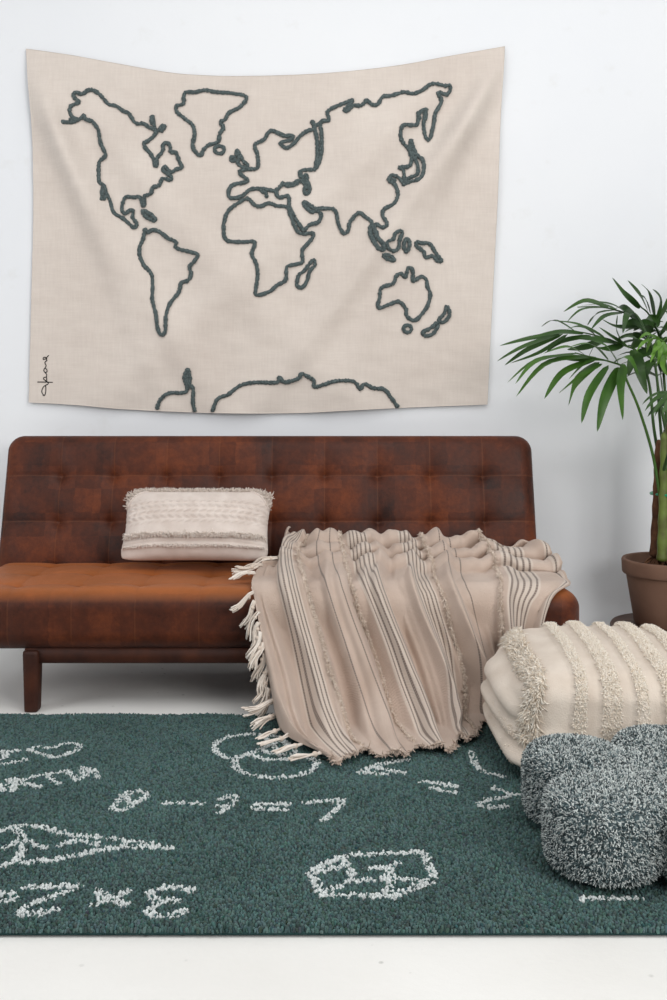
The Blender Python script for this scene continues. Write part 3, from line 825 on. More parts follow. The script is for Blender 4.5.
# ------------------------------------------------------------------ rug
RX0, RX1, RY0, RY1 = -1.22, 1.04, 1.947, 3.285
p, n, q = rbox(((RX1 - RX0) / 2, (RY1 - RY0) / 2, .006), (.02, .02, .006), .03)
rug = mesh('rug', p + np.array([(RX0 + RX1) / 2, (RY0 + RY1) / 2, .0062]), q, M['backing'])
tag(rug, 'dark teal tufted rug with chalk-white drawings and sums, lying in front of the sofa', 'rug')
def fl(pts): return np.array([on_floor(x, y, .022)[:2] for x, y in pts])
k1 = lambda p: fl(crop(0, 725, 3.335, p)); k2 = lambda p: fl(crop(200, 710, 1.962, p)); k3 = lambda p: fl(crop(280, 720, 2.565, p)); k0 = lambda p: fl(crop(0, 700, 1.962, p)); k4 = lambda p: fl(crop(460, 700, 3.222, p))
CHALK = [
    (k1([(0, 86), (55, 82)]), 1), (k1([(0, 110), (20, 100), (10, 86)]), 1), (k1([(0, 126), (40, 120), (85, 112)]), 1),
    (k1([(95, 80), (130, 70), (175, 74), (215, 60), (255, 60), (262, 75), (235, 92), (185, 107), (150, 97), (95, 80)]), 1),
    (k1([(0, 198), (12, 216)]), 1), (k1([(35, 178), (45, 215)]), 1), (k1([(35, 180), (75, 188), (130, 202)]), 1), (k1([(72, 184), (50, 206)]), 1),
    (k1([(95, 178), (150, 162), (215, 155)]), 1), (k1([(150, 162), (195, 192)]), 1), (k1([(225, 152), (258, 190)]), 1), (k1([(245, 172), (275, 165)]), 1), (k1([(272, 148), (285, 182)]), 1),
    (k1([(275, 148), (298, 166), (305, 158)]), 1), (k1([(280, 142), (310, 156), (325, 184)]), 1),
    (k1([(375, 272), (400, 238), (430, 218), (475, 216), (485, 235), (455, 252), (430, 275), (392, 282), (375, 272)]), 1), (k1([(432, 222), (425, 248), (440, 265)]), .8),
    (k0([(325, 201), (360, 199), (395, 200)]), 1), (k0([(430, 193), (464, 187), (454, 202), (432, 222)]), 1), (k0([(430, 206), (455, 206)]), .9),
    (k0([(500, 206), (530, 204), (566, 204)]), 1), (k0([(500, 214), (530, 213), (562, 213)]), 1),
    (k2([(210, 180), (245, 177), (281, 178), (262, 195), (243, 215)]), 1),
    (k2([(28, 72), (40, 57), (80, 48), (140, 48), (165, 58), (172, 70)]), 1), (k2([(28, 72), (35, 84), (60, 92), (95, 84), (120, 75), (135, 60), (125, 50)]), 1),
    (k2([(68, 95), (75, 114), (110, 127), (160, 131), (210, 122), (230, 102), (205, 91), (165, 96), (130, 95), (95, 86), (68, 95)]), 1),
    (k2([(118, 78), (145, 64), (162, 60), (188, 82), (155, 86), (118, 78)]), 1), (k2([(145, 64), (152, 85)]), .8),
    (k3([(205, 131), (240, 116), (290, 106), (325, 101)]), 1), (k3([(240, 118), (320, 132)]), 1), (k3([(205, 131), (270, 134)]), 1),
    (k3([(365, 156), (410, 162), (452, 168)]), 1), (k3([(392, 171), (448, 181)]), 1),
    (k3([(490, 80), (500, 105), (525, 130), (570, 141)]), 1), (k3([(545, 170), (570, 178), (612, 192)]), .9), (k3([(612, 186), (550, 198), (510, 209), (540, 221), (585, 218)]), 1),
    (k3([(78, 385), (105, 445), (200, 445), (290, 449), (385, 406), (397, 398), (365, 330), (270, 338), (180, 344), (145, 352), (110, 368), (78, 385)]), 1.05, 1),
    (k3([(160, 347), (185, 392), (180, 412), (110, 440)]), .9, 1), (k3([(180, 412), (265, 405), (390, 402)]), .9, 1), (k3([(85, 388), (130, 380), (165, 370)]), .9, 1), (k3([(220, 380), (275, 375), (302, 360)]), .9, 1), (k3([(275, 377), (290, 402), (270, 442)]), .9, 1),
    (k1([(0, 352), (40, 338), (120, 336), (200, 356), (300, 373), (400, 386), (500, 396), (565, 409)]), 1), (k1([(565, 409), (480, 405), (390, 412), (290, 433), (190, 447), (60, 456), (0, 465)]), 1.1),
    (k1([(42, 340), (75, 370), (70, 420), (48, 452)]), 1), (k1([(15, 406), (80, 386), (148, 406)]), 1), (k1([(198, 400), (260, 387), (325, 405)]), 1),
    (k1([(0, 554), (42, 554)]), 1), (k1([(0, 578), (42, 575)]), 1),
    (k1([(90, 533), (170, 534), (255, 530), (200, 555), (130, 580), (78, 604), (70, 624), (130, 620), (186, 608)]), 1.1),
    (k1([(325, 552), (370, 574), (415, 600)]), 1.1), (k1([(428, 554), (370, 574), (318, 590)]), 1.1),
    (k1([(640, 545), (580, 534), (520, 545), (500, 568), (540, 581), (597, 580)]), 1.1), (k1([(545, 585), (502, 604), (510, 628), (550, 634), (610, 618)]), 1.1),
    (k4([(395, 636), (440, 632), (480, 630), (580, 630)]), .9),
]
step = .0051
xs = np.arange(RX0 + .006, RX1 - .005, step); ys = np.arange(RY0 + .004, RY1 - .004, step * .95)
Xg, Yg = np.meshgrid(xs, ys, indexing='ij'); Xg = Xg + (np.arange(len(ys)) % 2) * step * .5
tx = Xg.ravel() + rng.normal(0, .0011, Xg.size); ty = Yg.ravel() + rng.normal(0, .0013, Xg.size)
dmin = np.full(len(tx), 9.0)
for pts, wk, *sharp in CHALK:
    pts = resample(pts if sharp else catmull(pts, len(pts) * 8), .006)
    lo, hi = pts.min(0) - .04, pts.max(0) + .04
    m = (tx > lo[0]) & (tx < hi[0]) & (ty > lo[1]) & (ty < hi[1])
    if not m.any(): continue
    dd = np.sqrt((tx[m][:, None] - pts[None, :, 0]) ** 2 + (ty[m][:, None] - pts[None, :, 1]) ** 2).min(1) / wk
    dmin[m] = np.minimum(dmin[m], dd)
nT = len(tx)
prob = np.clip((.0122 - dmin) / .005, 0, 1) * .78
white = rng.uniform(0, 1, nT) < prob
teal = np.array(lin(74, 97, 95)[:3]) * rng.uniform(.5, 1.38, (nT, 1)) + rng.normal(0, .006, (nT, 3))
teal = np.clip(teal * (1 + .14 * wob(np.stack([tx, ty, tx * 0], 1), 9, 3))[:, None], .008, 1)
chalkc = np.array(lin(216, 221, 220)[:3]) * rng.uniform(.7, 1.05, (nT, 1))
tc = np.where(white[:, None], chalkc, teal)
low = .0042 * wob(np.stack([tx, ty, tx * 0], 1), 13, 8)
def lump(px, py, a, w):
    c = on_floor(px, py)[:2]; return a * np.exp(-((tx - c[0]) ** 2 + (ty - c[1]) ** 2) / w**2)
low = low + lump(95, 790, .014, .07) + lump(118, 800, -.006, .05) + lump(110, 858, .008, .10)
edge = np.minimum(np.minimum(tx - RX0, RX1 - tx), np.minimum(ty - RY0, RY1 - ty))
hgt = (.0125 + .0019 * rng.normal(0, 1, nT).clip(-1.6, 2) + low) * np.clip(.55 + edge / .03, .55, 1)
hgt = np.clip(hgt, .006, .025)
# each tuft: a small leaning six-sided dome
ang = rng.uniform(0, 2 * PI, nT); rr = .0034 * rng.uniform(.8, 1.2, nT)
lean = rng.normal(0, .0021, (nT, 2))
rings = []
for (hk, rk, lk) in ((0, .9, 0), (.80, .95, .8)):
    for a in range(5):
        th = ang + a * PI * .4
        wv = 1 + .22 * np.sin(2 * th + ang * 5)
        rings.append(np.stack([tx + lean[:, 0] * lk + np.cos(th) * rr * rk * wv, ty + lean[:, 1] * lk + np.sin(th) * rr * rk * wv, .0085 + hgt * hk], 1))
rings.append(np.stack([tx + lean[:, 0], ty + lean[:, 1], .0085 + hgt], 1))
V = np.stack(rings, 1).reshape(-1, 3); base = (np.arange(nT) * 11)[:, None]
Q = np.concatenate([base + np.array([[a, (a + 1) % 5, 5 + (a + 1) % 5, 5 + a]]) for a in range(5)])
T = np.concatenate([base + np.array([[5 + a, 5 + (a + 1) % 5, 10]]) for a in range(5)])
pile = mesh('pile', V, [Q, T], M['pile'], rug, np.repeat(tc, 11, 0))
tag(pile, kind='stuff')

# ------------------------------------------------------------------ cream pouf
PC = np.array([.812, 2.955, .178]); PH = np.array([.285, .245, .134])
def pouf_shape(p, n):
    x, y, z = (p / PH).T
    # bulging sides, slack top
    b = .055 * (1 - y.clip(-1, 1) ** 2) * (1 - z.clip(-1, 1) ** 2 * .8)
    out = p.copy()
    out[:, 0] += np.sign(x) * np.abs(x) ** 3 * b * 1.3
    out[:, 1] += np.sign(y) * np.abs(y) ** 3 * .03 * (1 - x.clip(-1, 1) ** 2)
    out[:, 2] += np.clip(z, 0, 1) ** 3 * (.022 * (1 - x.clip(-1, 1) ** 2) * (1 - y.clip(-1, 1) ** 2) - .004)
    # lower corners pull in under the cushion
    lowk = np.clip(-z, 0, 1) ** 2
    topk = np.clip(z, 0, 1) ** 1.5
    out[:, 0] *= 1 + np.where(x < 0, .12 - .10 * y, .06) * lowk - .10 * topk; out[:, 1] *= 1 + np.where(y < 0, .13, .0) * lowk - .03 * topk
    cn = lowk * np.clip(-x, 0, 1) ** 2 * np.clip(-y, 0, 1) ** 2
    out[:, 1] -= .105 * cn; out[:, 0] -= .012 * cn
    # far end a little taller, near end lower
    out[:, 2] += np.clip((z + 1) / 2, 0, 1) * (.022 * y + .002)
    out += n * (.006 * wob(p, 11, 5))[:, None]
    return out
BANDS = [(-.150, .021), (-.066, .026), (.020, .019), (.105, .026), (.19, .022)]
p, n, q = rbox(PH, (.070, .065, .070), .0085)
isx = np.abs(n[:, 0])
side = np.clip(isx * 2 - .8, 0, 1)
h = 0
for c, w in BANDS:
    h = h + .010 * np.exp(-((p[:, 0] - c) / w) ** 6) * (1 - side)
SB = [(.055, .022), (-.005, .016), (-.062, .018)]
arc = p[:, 2] + .05 * (p[:, 1] / PH[1]) ** 2
for c, w in SB:
    h = h + .010 * np.exp(-((arc - c) / w) ** 4) * side
pp = pouf_shape(p + n * np.reshape(h, (-1, 1)), n)
pouf = mesh('pouf', pp, q, M['pouf'])
pouf.location = PC; pouf.rotation_euler = (0, 0, math.radians(-1))
tag(pouf, 'large cream pouf with shaggy stripes and fringed edge, on the rug by the sofa', 'pouf')
# sample points on the rounded box
def pouf_samples(sel_fn, dens):
    a = p[q]; ctr = a.mean(1); nrm = n[q].mean(1); nrm /= np.linalg.norm(nrm, axis=1)[:, None]
    k = np.nonzero(sel_fn(ctr, nrm))[0]
    k = np.repeat(k, dens)
    w = rng.dirichlet(np.ones(4), len(k))
    src = (p + n * np.reshape(h, (-1, 1)))
    pts = (src[q[k]] * w[..., None]).sum(1); nn_ = nrm[k]
    rest = (p[q[k]] * w[..., None]).sum(1)
    return pouf_shape(rest, nn_) + (pts - rest), nn_
for c, w in BANDS:
    r, nr = pouf_samples(lambda P, Nn_: (np.abs(P[:, 0] - c) < w * .95) & (np.abs(Nn_[:, 0]) < .75) & (Nn_[:, 2] > -.6), 9)
    m = len(r)
    V, Q, T, C = strands(r, nr, rng.uniform(.004, .009, m), .0019, .5, .6, cream(m, (226, 212, 194), (248, 241, 230)), 2, .2)
    mesh('pile_stripe', V, [Q, T], M['yarn'], pouf, C)
for c, w in SB[1:]:
    def sel(P, Nn_):
        arc_ = P[:, 2] + .05 * (P[:, 1] / PH[1]) ** 2
        return (np.abs(arc_ - c) < w * .8) & (Nn_[:, 0] < -.75)
    r, nr = pouf_samples(sel, 7); m = len(r)
    V, Q, T, C = strands(r, nr, rng.uniform(.003, .006, m), .0018, .5, .5, cream(m, (214, 197, 179), (236, 225, 211)), 2, .2)
    mesh('pile_stripe', V, [Q, T], M['yarn'], pouf, C)
# fringe along the upper left edge and down the front left edge
def seld(P, Nn_):
    e1 = (Nn_[:, 0] < -.48) & (Nn_[:, 0] > -.80) & (Nn_[:, 2] > .1)
    e2 = (Nn_[:, 0] < -.52) & (Nn_[:, 0] > -.80) & (Nn_[:, 1] < -.25) & (P[:, 2] > -.045)
    return e1 | e2
r, nr = pouf_samples(seld, 16); m = len(r)
V, Q, T, C = strands(r, nr + np.array([.1, 0, .2]), rng.uniform(.012, .028, m), .0021, .45, .6, cream(m, (222, 205, 184), (250, 243, 232)), 3, .5)
tag(mesh('edge_fringe', V, [Q, T], M['yarn'], pouf, C), 'long shaggy cream fringe')

# ------------------------------------------------------------------ flower cushion
FC = np.array([.752, 2.315])
lobes = [(.588, 2.185, .128), (.586, 2.435, .124), (.822, 2.505, .124), (.962, 2.315, .126), (.822, 2.105, .128)]
import bmesh
bm = bmesh.new()
def add_rb(cx, cy, r, zc, hz, sq):
    p_, n_, q_ = rbox((1, 1, 1), .99, .1)
    # super-ellipsoid lobe: round in plan, puffy in height
    rho = np.sqrt(p_[:, 0] ** 2 + p_[:, 1] ** 2) + 1e-9
    th = np.arctan2(rho, p_[:, 2])
    R_ = np.sign(np.sin(th)) * np.abs(np.sin(th)) ** sq; Z_ = np.sign(np.cos(th)) * np.abs(np.cos(th)) ** sq
    P_ = np.stack([p_[:, 0] / rho * R_ * r + cx, p_[:, 1] / rho * R_ * r + cy, Z_ * hz + zc], 1)
    vs = [bm.verts.new(v) for v in P_]
    for f in q_:
        try: bm.faces.new([vs[i] for i in f])
        except ValueError: pass
for k, (x, y, r) in enumerate(lobes):
    add_rb(x, y, r, .114, .090, .38)
add_rb(FC[0], FC[1], .165, .105, .074, .65)
for (x, y, r) in lobes:
    add_rb((x + FC[0]) / 2, (y + FC[1]) / 2, .112, .110, .086, .42)
me0 = bpy.data.meshes.new('flower_raw'); bm.to_mesh(me0); bm.free()
tmp = bpy.data.objects.new('flower_raw', me0); col.objects.link(tmp)
md = tmp.modifiers.new('r', 'REMESH'); md.mode = 'VOXEL'; md.voxel_size = .0085
md = tmp.modifiers.new('s', 'SMOOTH'); md.iterations = 9; md.factor = .5
dg = bpy.context.evaluated_depsgraph_get()
ev = tmp.evaluated_get(dg).to_mesh()
fv = np.zeros(len(ev.vertices) * 3); ev.vertices.foreach_get('co', fv); fv = fv.reshape(-1, 3)
ev.calc_loop_triangles(); ft = np.zeros(len(ev.loop_triangles) * 3, dtype=np.int32); ev.loop_triangles.foreach_get('vertices', ft); ft = ft.reshape(-1, 3)
bpy.data.objects.remove(tmp); bpy.data.meshes.remove(me0)
fcen = np.array([FC[0], FC[1], 0.0])
fv = fv - fcen
fv[:, 2] = np.maximum(fv[:, 2], .035)
flower = mesh('flower_cushion', fv, ft, M['grey_core']); flower.location = fcen
tag(flower, 'mottled grey-green flower-shaped floor cushion in front of the cream pouf', 'floor cushion')
tri = fv[ft]; fn = np.cross(tri[:, 1] - tri[:, 0], tri[:, 2] - tri[:, 0]); ar = np.linalg.norm(fn, axis=1); fn = fn / (ar[:, None] + 1e-12)
ok = (tri[..., 2].mean(1) > .042)
m = 60000
k = rng.choice(len(ft), m, p=ar * ok / (ar * ok).sum()); w = rng.dirichlet(np.ones(3), m)
r = (tri[k] * w[..., None]).sum(1)
t = rng.uniform(0, 1, m)[:, None]; pick = rng.uniform(0, 1, m)[:, None]
cl = np.where(pick < .46, np.array(lin(220, 226, 224)[:3]) * (.6 + .55 * t), np.where(pick < .72, np.array(lin(118, 134, 136)[:3]) * (.6 + .6 * t), np.array(lin(40, 54, 56)[:3]) * (.6 + .6 * t)))
V, Q, T, C = strands(r, fn[k], rng.uniform(.0035, .0075, m), .0014, .55, .5, cl, 2, .1)
V[:, 2] = np.maximum(V[:, 2], .0345)
tag(mesh('yarn_pile', V, [Q, T], M['yarn'], flower, C), kind='stuff')

# ------------------------------------------------------------------ plant stand and palm
PX, PY = 1.334, 3.95
stand = empty('plant_stand', (PX, PY, 0))
tag(stand, 'low round dark brown stand under the potted palm, behind the cream pouf', 'plant stand')
v, q = lathe([(0, .134), (.222, .134), (.236, .140), (.238, .150), (.232, .160), (0, .160)], 72)
mesh('stand_top', v, q, M['wood'], stand)
for k in range(3):
    a = k * 2 * PI / 3 + .5
    V, Q, T = tube([[math.cos(a) * .2, math.sin(a) * .2, .135], [math.cos(a) * .21, math.sin(a) * .21, .06], [math.cos(a) * .215, math.sin(a) * .215, .006]], [.017, .015, .012], 10)
    mesh('leg', V, [Q, T], M['wood'], stand)
palm = empty('potted_palm', (PX, PY, .161))
tag(palm, 'tall green palm with long drooping fronds in a brown clay pot, right of the sofa', 'potted plant')
Z0 = .161
v, q = lathe([(0, .004), (.135, .004), (.143, .0), (.147, .012), (.177, .196), (.177, .198), (.189, .200), (.192, .206), (.194, .250), (.191, .257), (.182, .258), (.178, .252), (.172, .20), (.10, .19), (0, .19)], 80)
mesh('pot', v, q, M['pot'], palm)
a = np.linspace(0, 2 * PI, 48, endpoint=False); rad_ = np.linspace(0, 1, 16)
RR, AA = np.meshgrid(rad_, a, indexing='ij')
sx, sy = RR * np.cos(AA) * .176, RR * np.sin(AA) * .176
sz = .218 + .018 * np.exp(-((sx + .02) ** 2 + sy**2) / .006) + .006 * wob(np.stack([sx, sy, sx * 0], -1), 60, 2)
V = np.stack([sx, sy, sz], -1).reshape(-1, 3)
i, j = np.meshgrid(np.arange(15), np.arange(48), indexing='ij'); i, j = i.ravel(), j.ravel()
mesh('soil', V, np.stack([i * 48 + j, (i + 1) * 48 + j, (i + 1) * 48 + (j + 1) % 48, i * 48 + (j + 1) % 48], 1), M['soil'], palm)
P0 = np.array([PX, PY, Z0])
def loc(px, py, d): return W(px, py, d) - P0
# sheathed stem bases
stems = [((655, 548), (657, 510), (658, 470), (659, 440), 3.90), ((662, 552), (663, 520), (664, 470), (664, 432), 3.85),
         ((668, 550), (669, 510), (669, 470), (669, 420), 3.90), ((676, 550), (675, 510), (674, 470), (676, 430), 3.95), ((666, 545), (667, 500), (667, 460), (667, 425), 4.0)]
for k, (a0, a1, a2, a3, d) in enumerate(stems):
    pts = catmull([loc(*a0, d) - [0, 0, .03], loc(*a1, d), loc(*a2, d), loc(*a3, d)], 26)
    t = np.linspace(0, 1, 26)
    o = MB(); V, Q, T = tube(pts, np.where(t < .9, .021 * (1 - .4 * t), .021 * .62 * (1 - t) * 10 + .004) + .0015 * np.sin(t * 40 + k), 10); o.add(V, Q, T)
    o.build('stem', M['sheath'] if k in (0, 3) else M['stem'], palm)
# fibrous root mound
mb = MB()
for k in range(60):
    a = rng.uniform(0, 2 * PI); r0 = rng.uniform(.01, .03); r1 = r0 + rng.uniform(.02, .07)
    c = loc(663, 552, 3.9); c[2] = .225
    pts = [c + [math.cos(a) * r0, math.sin(a) * r0, .045], c + [math.cos(a) * (r0 + r1) / 2, math.sin(a) * (r0 + r1) / 2, .03 + rng.uniform(-.01, .01)], c + [math.cos(a) * r1, math.sin(a) * r1, -.004]]
    V, Q, T = tube(catmull(pts, 7), .003, 5); mb.add(V, Q, T)
mb.build('root', M['sheath'], palm)
c = loc(665.5, 494, 3.92)
aa = np.linspace(0, 2 * PI, 40)
V, Q, T = tube(np.stack([c[0] + .047 * np.cos(aa), c[1] + .108 * np.sin(aa), c[2] + .003 * np.sin(aa * 2)], 1), .005, 6, False)
tag(mesh('tie', V, [Q], M['tie'], palm), 'bright green plastic tie')

def blade(mb, root, dirn, upv, L, w, droop, twist=0.0, n=9):
    dirn = dirn / np.linalg.norm(dirn)
    pts = [root]; dcur = dirn.copy()
    for k in range(n - 1):
        dcur = dcur + np.array([0, 0, -1]) * droop / (n - 1); dcur /= np.linalg.norm(dcur)
        pts.append(pts[-1] + dcur * L / (n - 1))
    pts = np.array(pts); tg = np.gradient(pts, axis=0); tg /= np.linalg.norm(tg, axis=1)[:, None]
    t = np.linspace(0, 1, n)
    prof = w * np.minimum(1, .35 + t * 3.2) * (1 - t**2.2) ** .75
    sd = np.cross(tg, upv); ln = np.linalg.norm(sd, axis=1)[:, None]
    sd = np.where(ln > .05, sd / (ln + 1e-9), np.cross(tg, [0.3, 1, 0]))
    sd /= np.linalg.norm(sd, axis=1)[:, None]
    nn_ = np.cross(sd, tg)
    sd = sd * math.cos(twist) + nn_ * math.sin(twist); nn_ = np.cross(sd, tg)
    Lf = pts - sd * prof[:, None] * .5 + nn_ * prof[:, None] * .10
    Rt = pts + sd * prof[:, None] * .5 + nn_ * prof[:, None] * .10
    V = np.concatenate([Lf, pts, Rt]); i = np.arange(n - 1)
    mb.add(V, np.concatenate([np.stack([i, i + 1, n + i + 1, n + i], 1), np.stack([n + i, n + i + 1, 2 * n + i + 1, 2 * n + i], 1)]))

def frond(pts, start, nl, Lmax, wmax, droop, mat='leaf', up=(0, 0, 1), fwd=.55):
    "rachis with two rows of leaflets; leaves stay inside the frond"
    R_ = resample(catmull(pts, 60), .012); n = len(R_)
    t = np.linspace(0, 1, n)
    mb = MB()
    V, Q, T = tube(R_, .0065 * (1 - .75 * t) + .001, 6); mb.add(V, Q, T)
    tg = np.gradient(R_, axis=0); tg /= np.linalg.norm(tg, axis=1)[:, None]
    upv = np.array(up, float)
    for k in range(nl):
        f = start + (1 - start) * (k + .5) / nl
        for s in (-1, 1):
            i = min(n - 1, int((f + rng.uniform(-.008, .008)) * (n - 1)))
            g = (f - start) / (1 - start)
            L = Lmax * (.55 + .9 * g - 1.0 * g * g) * rng.uniform(.88, 1.1) if g < .9 else Lmax * .45
            L = max(L, Lmax * .38)
            side = np.cross(tg[i], upv); side /= np.linalg.norm(side) + 1e-9
            dv = side * s * (1.0 - .45 * g) + tg[i] * (fwd + .55 * g) + upv * .22 + rng.normal(0, .07, 3)
            blade(mb, R_[i], dv, upv + side * s * -.3, L, wmax * (1 - .35 * g) * rng.uniform(.85, 1.1), droop * rng.uniform(.7, 1.3), rng.normal(0, .2))
    blade(mb, R_[-1], tg[-1], upv, Lmax * .45, wmax * .7, droop)
    return mb.build('frond', M[mat], palm)
L_ = loc
def leaflet(mb, a, m_, t_, w, n=12):
    "one sword-shaped leaflet through three points, folded along its middle"
    c = catmull([a, m_, t_], n); tg = np.gradient(c, axis=0); tg /= np.linalg.norm(tg, axis=1)[:, None]
    t = np.linspace(0, 1, n); prof = w * (np.sin(PI * np.clip(t, 0, 1) ** .75) ** .8 * (1 - t * .25) + .06 * (1 - t))
    up = np.array([.1, -.55, .8]) + rng.normal(0, .25, 3)
    sd = np.cross(tg, up); sd /= np.linalg.norm(sd, axis=1)[:, None]
    for k in range(1, n):
        if np.dot(sd[k], sd[k - 1]) < .5: sd[k] = sd[k - 1] - tg[k] * np.dot(sd[k - 1], tg[k]); sd[k] /= np.linalg.norm(sd[k])
    nn_ = np.cross(sd, tg)
    V = np.concatenate([c - sd * prof[:, None] * .5 + nn_ * prof[:, None] * .12, c, c + sd * prof[:, None] * .5 + nn_ * prof[:, None] * .12]); i = np.arange(n - 1)
    mb.add(V, np.concatenate([np.stack([i, i + 1, n + i + 1, n + i], 1), np.stack([n + i, n + i + 1, 2 * n + i + 1, 2 * n + i], 1)]))
def traced_frond(rachis, leaves, d0, d1, mat='leaf', w=.032, ws=1.0):
    zc = lambda x, y: (490 + x / 3.768, 270 + y / 3.768)
    mb = MB(); k = len(rachis)
    R_ = catmull([loc(*zc(x, y), d0 + (d1 - d0) * max(0, i - 1) / (k - 1)) for i, (x, y) in enumerate(rachis)], 50)
    V, Q, T = tube(R_, np.linspace(.0065, .0022, 50), 6); mb.add(V, Q, T)
    for lv in leaves:
        (ax, ay), (mx, my), (tx_, ty_) = lv[:3]; ww = lv[3] if len(lv) > 3 else w
        da = d0 + (d1 - d0) * rng.uniform(.3, .8); dt = da + rng.uniform(-.16, .12)
        a_ = loc(*zc(ax, ay), da)
        a_ = R_[np.argmin(np.linalg.norm((R_ - a_) * [1, .1, 1], axis=1))] * .6 + a_ * .4
        leaflet(mb, a_, loc(*zc(mx, my), (da + dt) / 2 - .02), loc(*zc(tx_, ty_), dt), ww * ws)
    return mb.build('frond', M[mat], palm)
# fronds reaching left over the sofa
traced_frond([(640, 850), (612, 690), (560, 520), (515, 415), (500, 365), (450, 345), (390, 330), (320, 312)],
    [((520, 340), (490, 430), (500, 566), .042), ((478, 380), (430, 485), (404, 610), .046), ((440, 380), (375, 470), (345, 578), .040), ((405, 365), (325, 420), (295, 512), .034),
     ((420, 375), (340, 400), (258, 466), .022), ((400, 345), (275, 388), (204, 486), .036), ((390, 330), (215, 352), (98, 478), .034), ((400, 322), (190, 335), (64, 426), .03),
     ((330, 310), (175, 345), (95, 430), .024), ((450, 345), (370, 345), (296, 412), .02), ((470, 350), (520, 330), (560, 396), .036), ((440, 335), (380, 280), (300, 290), .026),
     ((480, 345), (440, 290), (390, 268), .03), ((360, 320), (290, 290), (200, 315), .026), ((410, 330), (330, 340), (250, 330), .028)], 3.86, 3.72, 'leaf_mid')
traced_frond([(650, 780), (618, 600), (600, 430), (560, 315), (500, 282), (410, 250), (310, 232), (210, 252)],
    [((260, 240), (140, 260), (35, 286), .024), ((260, 245), (125, 290), (26, 344), .026), ((270, 250), (140, 300), (54, 360), .022), ((290, 255), (190, 310), (75, 352), .022),
     ((320, 235), (245, 190), (192, 215), .022), ((400, 245), (330, 205), (225, 190), .026), ((430, 255), (350, 215), (290, 222), .03), ((350, 245), (260, 235), (150, 255), .03),
     ((380, 255), (270, 270), (210, 312), .028), ((450, 270), (400, 280), (368, 338), .02), ((500, 285), (440, 300), (390, 290), .036), ((480, 280), (400, 262), (320, 258), .036),
     ((520, 290), (470, 260), (410, 215), .036), ((500, 285), (475, 225), (480, 168), .028), ((540, 305), (545, 350), (600, 460), .044), ((555, 312), (565, 380), (592, 468), .046), ((440, 262), (360, 290), (290, 300), .034),
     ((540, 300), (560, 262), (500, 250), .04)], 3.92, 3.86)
traced_frond([(660, 780), (640, 560), (628, 400), (600, 260), (540, 180), (470, 150), (400, 138), (330, 140)],
    [((450, 145), (360, 115), (276, 158), .022), ((430, 145), (345, 150), (288, 198), .022), ((470, 155), (405, 165), (366, 210), .026), ((500, 165), (430, 175), (380, 225), .022), ((530, 170), (450, 128), (330, 120), .026),
     ((480, 155), (420, 130), (340, 135), .026), ((560, 200), (520, 165), (500, 240), .034), ((590, 240), (545, 200), (510, 205), .046), ((600, 260), (560, 235), (540, 300), .046), ((560, 190), (500, 140), (470, 150), .034),
     ((610, 300), (575, 215), (545, 160), .05), ((570, 215), (480, 215), (420, 185), .03)], 3.98, 3.98)
traced_frond([(672, 780), (664, 560), (655, 400), (640, 260), (600, 170), (570, 140), (555, 120)],
    [((600, 300), (545, 330), (520, 400), .05), ((640, 330), (600, 360), (575, 440), .055), ((650, 300), (640, 380), (650, 470), .05), ((620, 260), (570, 250), (520, 300), .05), ((640, 230), (590, 200), (540, 230), .05), ((660, 250), (640, 330), (690, 420), .055), ((548, 148), (505, 90), (460, 28), .034), ((560, 150), (525, 105), (500, 74), .028), ((600, 150), (560, 90), (518, 38), .036), ((610, 160), (585, 110), (560, 95), .03), ((632, 170), (600, 90), (568, 52), .034), ((650, 180), (640, 110), (612, 72), .034),
     ((660, 200), (610, 190), (590, 262), .055), ((650, 230), (600, 240), (585, 330), .055), ((660, 180), (680, 110), (690, 80), .034), ((640, 250), (680, 200), (720, 160), .05), ((655, 260), (620, 215), (575, 200), .05), ((640, 280), (690, 260), (720, 340), .05)], 4.02, 4.06)
# towards the camera, brighter
traced_frond([(690, 760), (700, 560), (690, 420), (670, 300), (640, 262), (600, 262), (566, 290)],
    [((600, 262), (575, 275), (552, 306), .020), ((615, 260), (600, 275), (590, 312), .024), ((630, 262), (622, 300), (604, 350), .028), ((645, 268), (640, 310), (628, 364), .03), ((655, 275), (660, 320), (650, 376), .032), ((620, 262), (590, 240), (560, 262), .022),
     ((640, 262), (610, 245), (588, 268), .024), ((665, 290), (690, 320), (700, 390), .034), ((660, 280), (625, 300), (596, 330), .026), ((670, 300), (650, 350), (668, 400), .034), ((650, 268), (690, 240), (740, 260), .034), ((672, 310), (640, 330), (610, 335), .028)], 3.80, 3.62, 'leaf_bright', .028, .68)
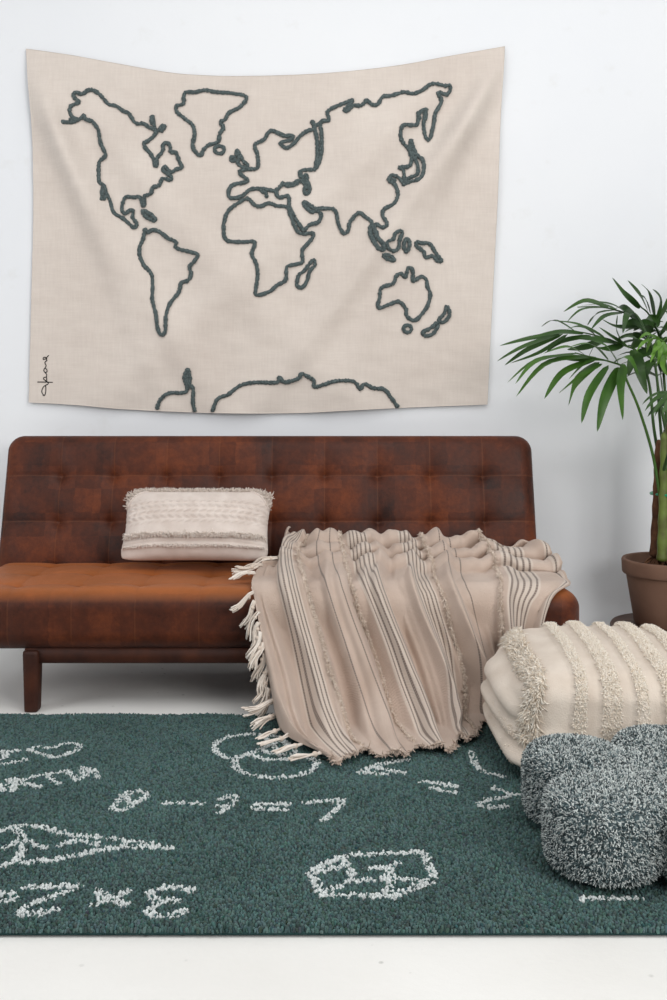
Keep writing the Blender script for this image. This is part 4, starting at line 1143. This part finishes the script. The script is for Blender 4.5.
# low fronds and those to the right
frond([L_(664, 470, 3.84), L_(672, 440, 3.74), L_(680, 405, 3.66), L_(680, 392, 3.56), L_(676, 400, 3.48)], .5, 8, .22, .034, 1.3)
frond([L_(672, 450, 3.95), L_(690, 390, 3.93), L_(715, 350, 3.90), L_(755, 335, 3.86), L_(805, 355, 3.84)], .42, 13, .34, .036, 1.1)
frond([L_(672, 450, 4.0), L_(684, 380, 4.05), L_(705, 320, 4.08), L_(745, 295, 4.08), L_(790, 310, 4.05)], .45, 13, .28, .032, 1.0)
frond([L_(670, 450, 4.0), L_(676, 360, 4.04), L_(690, 300, 4.06), L_(712, 270, 4.06)], .5, 10, .24, .032, .5)
frond([L_(668, 440, 3.92), L_(660, 400, 3.97), L_(654, 360, 4.02), L_(648, 338, 4.08), L_(648, 326, 4.12)], .5, 8, .22, .045, 1.3)

# ------------------------------------------------------------------ light
w = bpy.data.worlds.new('room_light'); bpy.context.scene.world = w; w.use_nodes = True
bg = w.node_tree.nodes['Background']; bg.inputs[0].default_value = (.93, .97, 1.0, 1); bg.inputs[1].default_value = .27
def area(name, loc_, target, sx_, sy_, power, color=(1, 1, 1)):
    l = bpy.data.lights.new(name, 'AREA'); l.shape = 'RECTANGLE'; l.size = sx_; l.size_y = sy_; l.energy = power; l.color = color
    o = bpy.data.objects.new(name, l); col.objects.link(o); o.location = loc_
    o.rotation_euler = (Vector(target) - Vector(loc_)).to_track_quat('-Z', 'Y').to_euler()
    return o
area('skylight', (.4, 1.5, 3.7), (.2, 2.7, 0), 4.4, 3.0, 84, (1.0, .99, .975))
area('window_light_right', (2.4, -.8, 2.1), (.7, 4.2, .6), 2.2, 1.8, 92, (1.0, .99, .97))
area('window_light_left', (-3.2, 1.4, 2.1), (-.2, 4.0, .7), 1.8, 1.8, 34, (.97, .985, 1.0))

# ------------------------------------------------------------------ camera
cam = bpy.data.cameras.new('camera'); co = bpy.data.objects.new('camera', cam); col.objects.link(co)
co.location = (0, 0, H); co.rotation_euler = (PI / 2, 0, 0)
cam.sensor_fit = 'VERTICAL'; cam.sensor_height = 36.0; cam.lens = F / 1000.0 * 36.0
cam.shift_y = -(500.0 - HY) / 1000.0
cam.clip_start = .05
bpy.context.scene.camera = co
sc = bpy.context.scene
sc.view_settings.view_transform = 'Standard'; sc.view_settings.look = 'None'
sc.view_settings.exposure = 0; sc.view_settings.gamma = 1
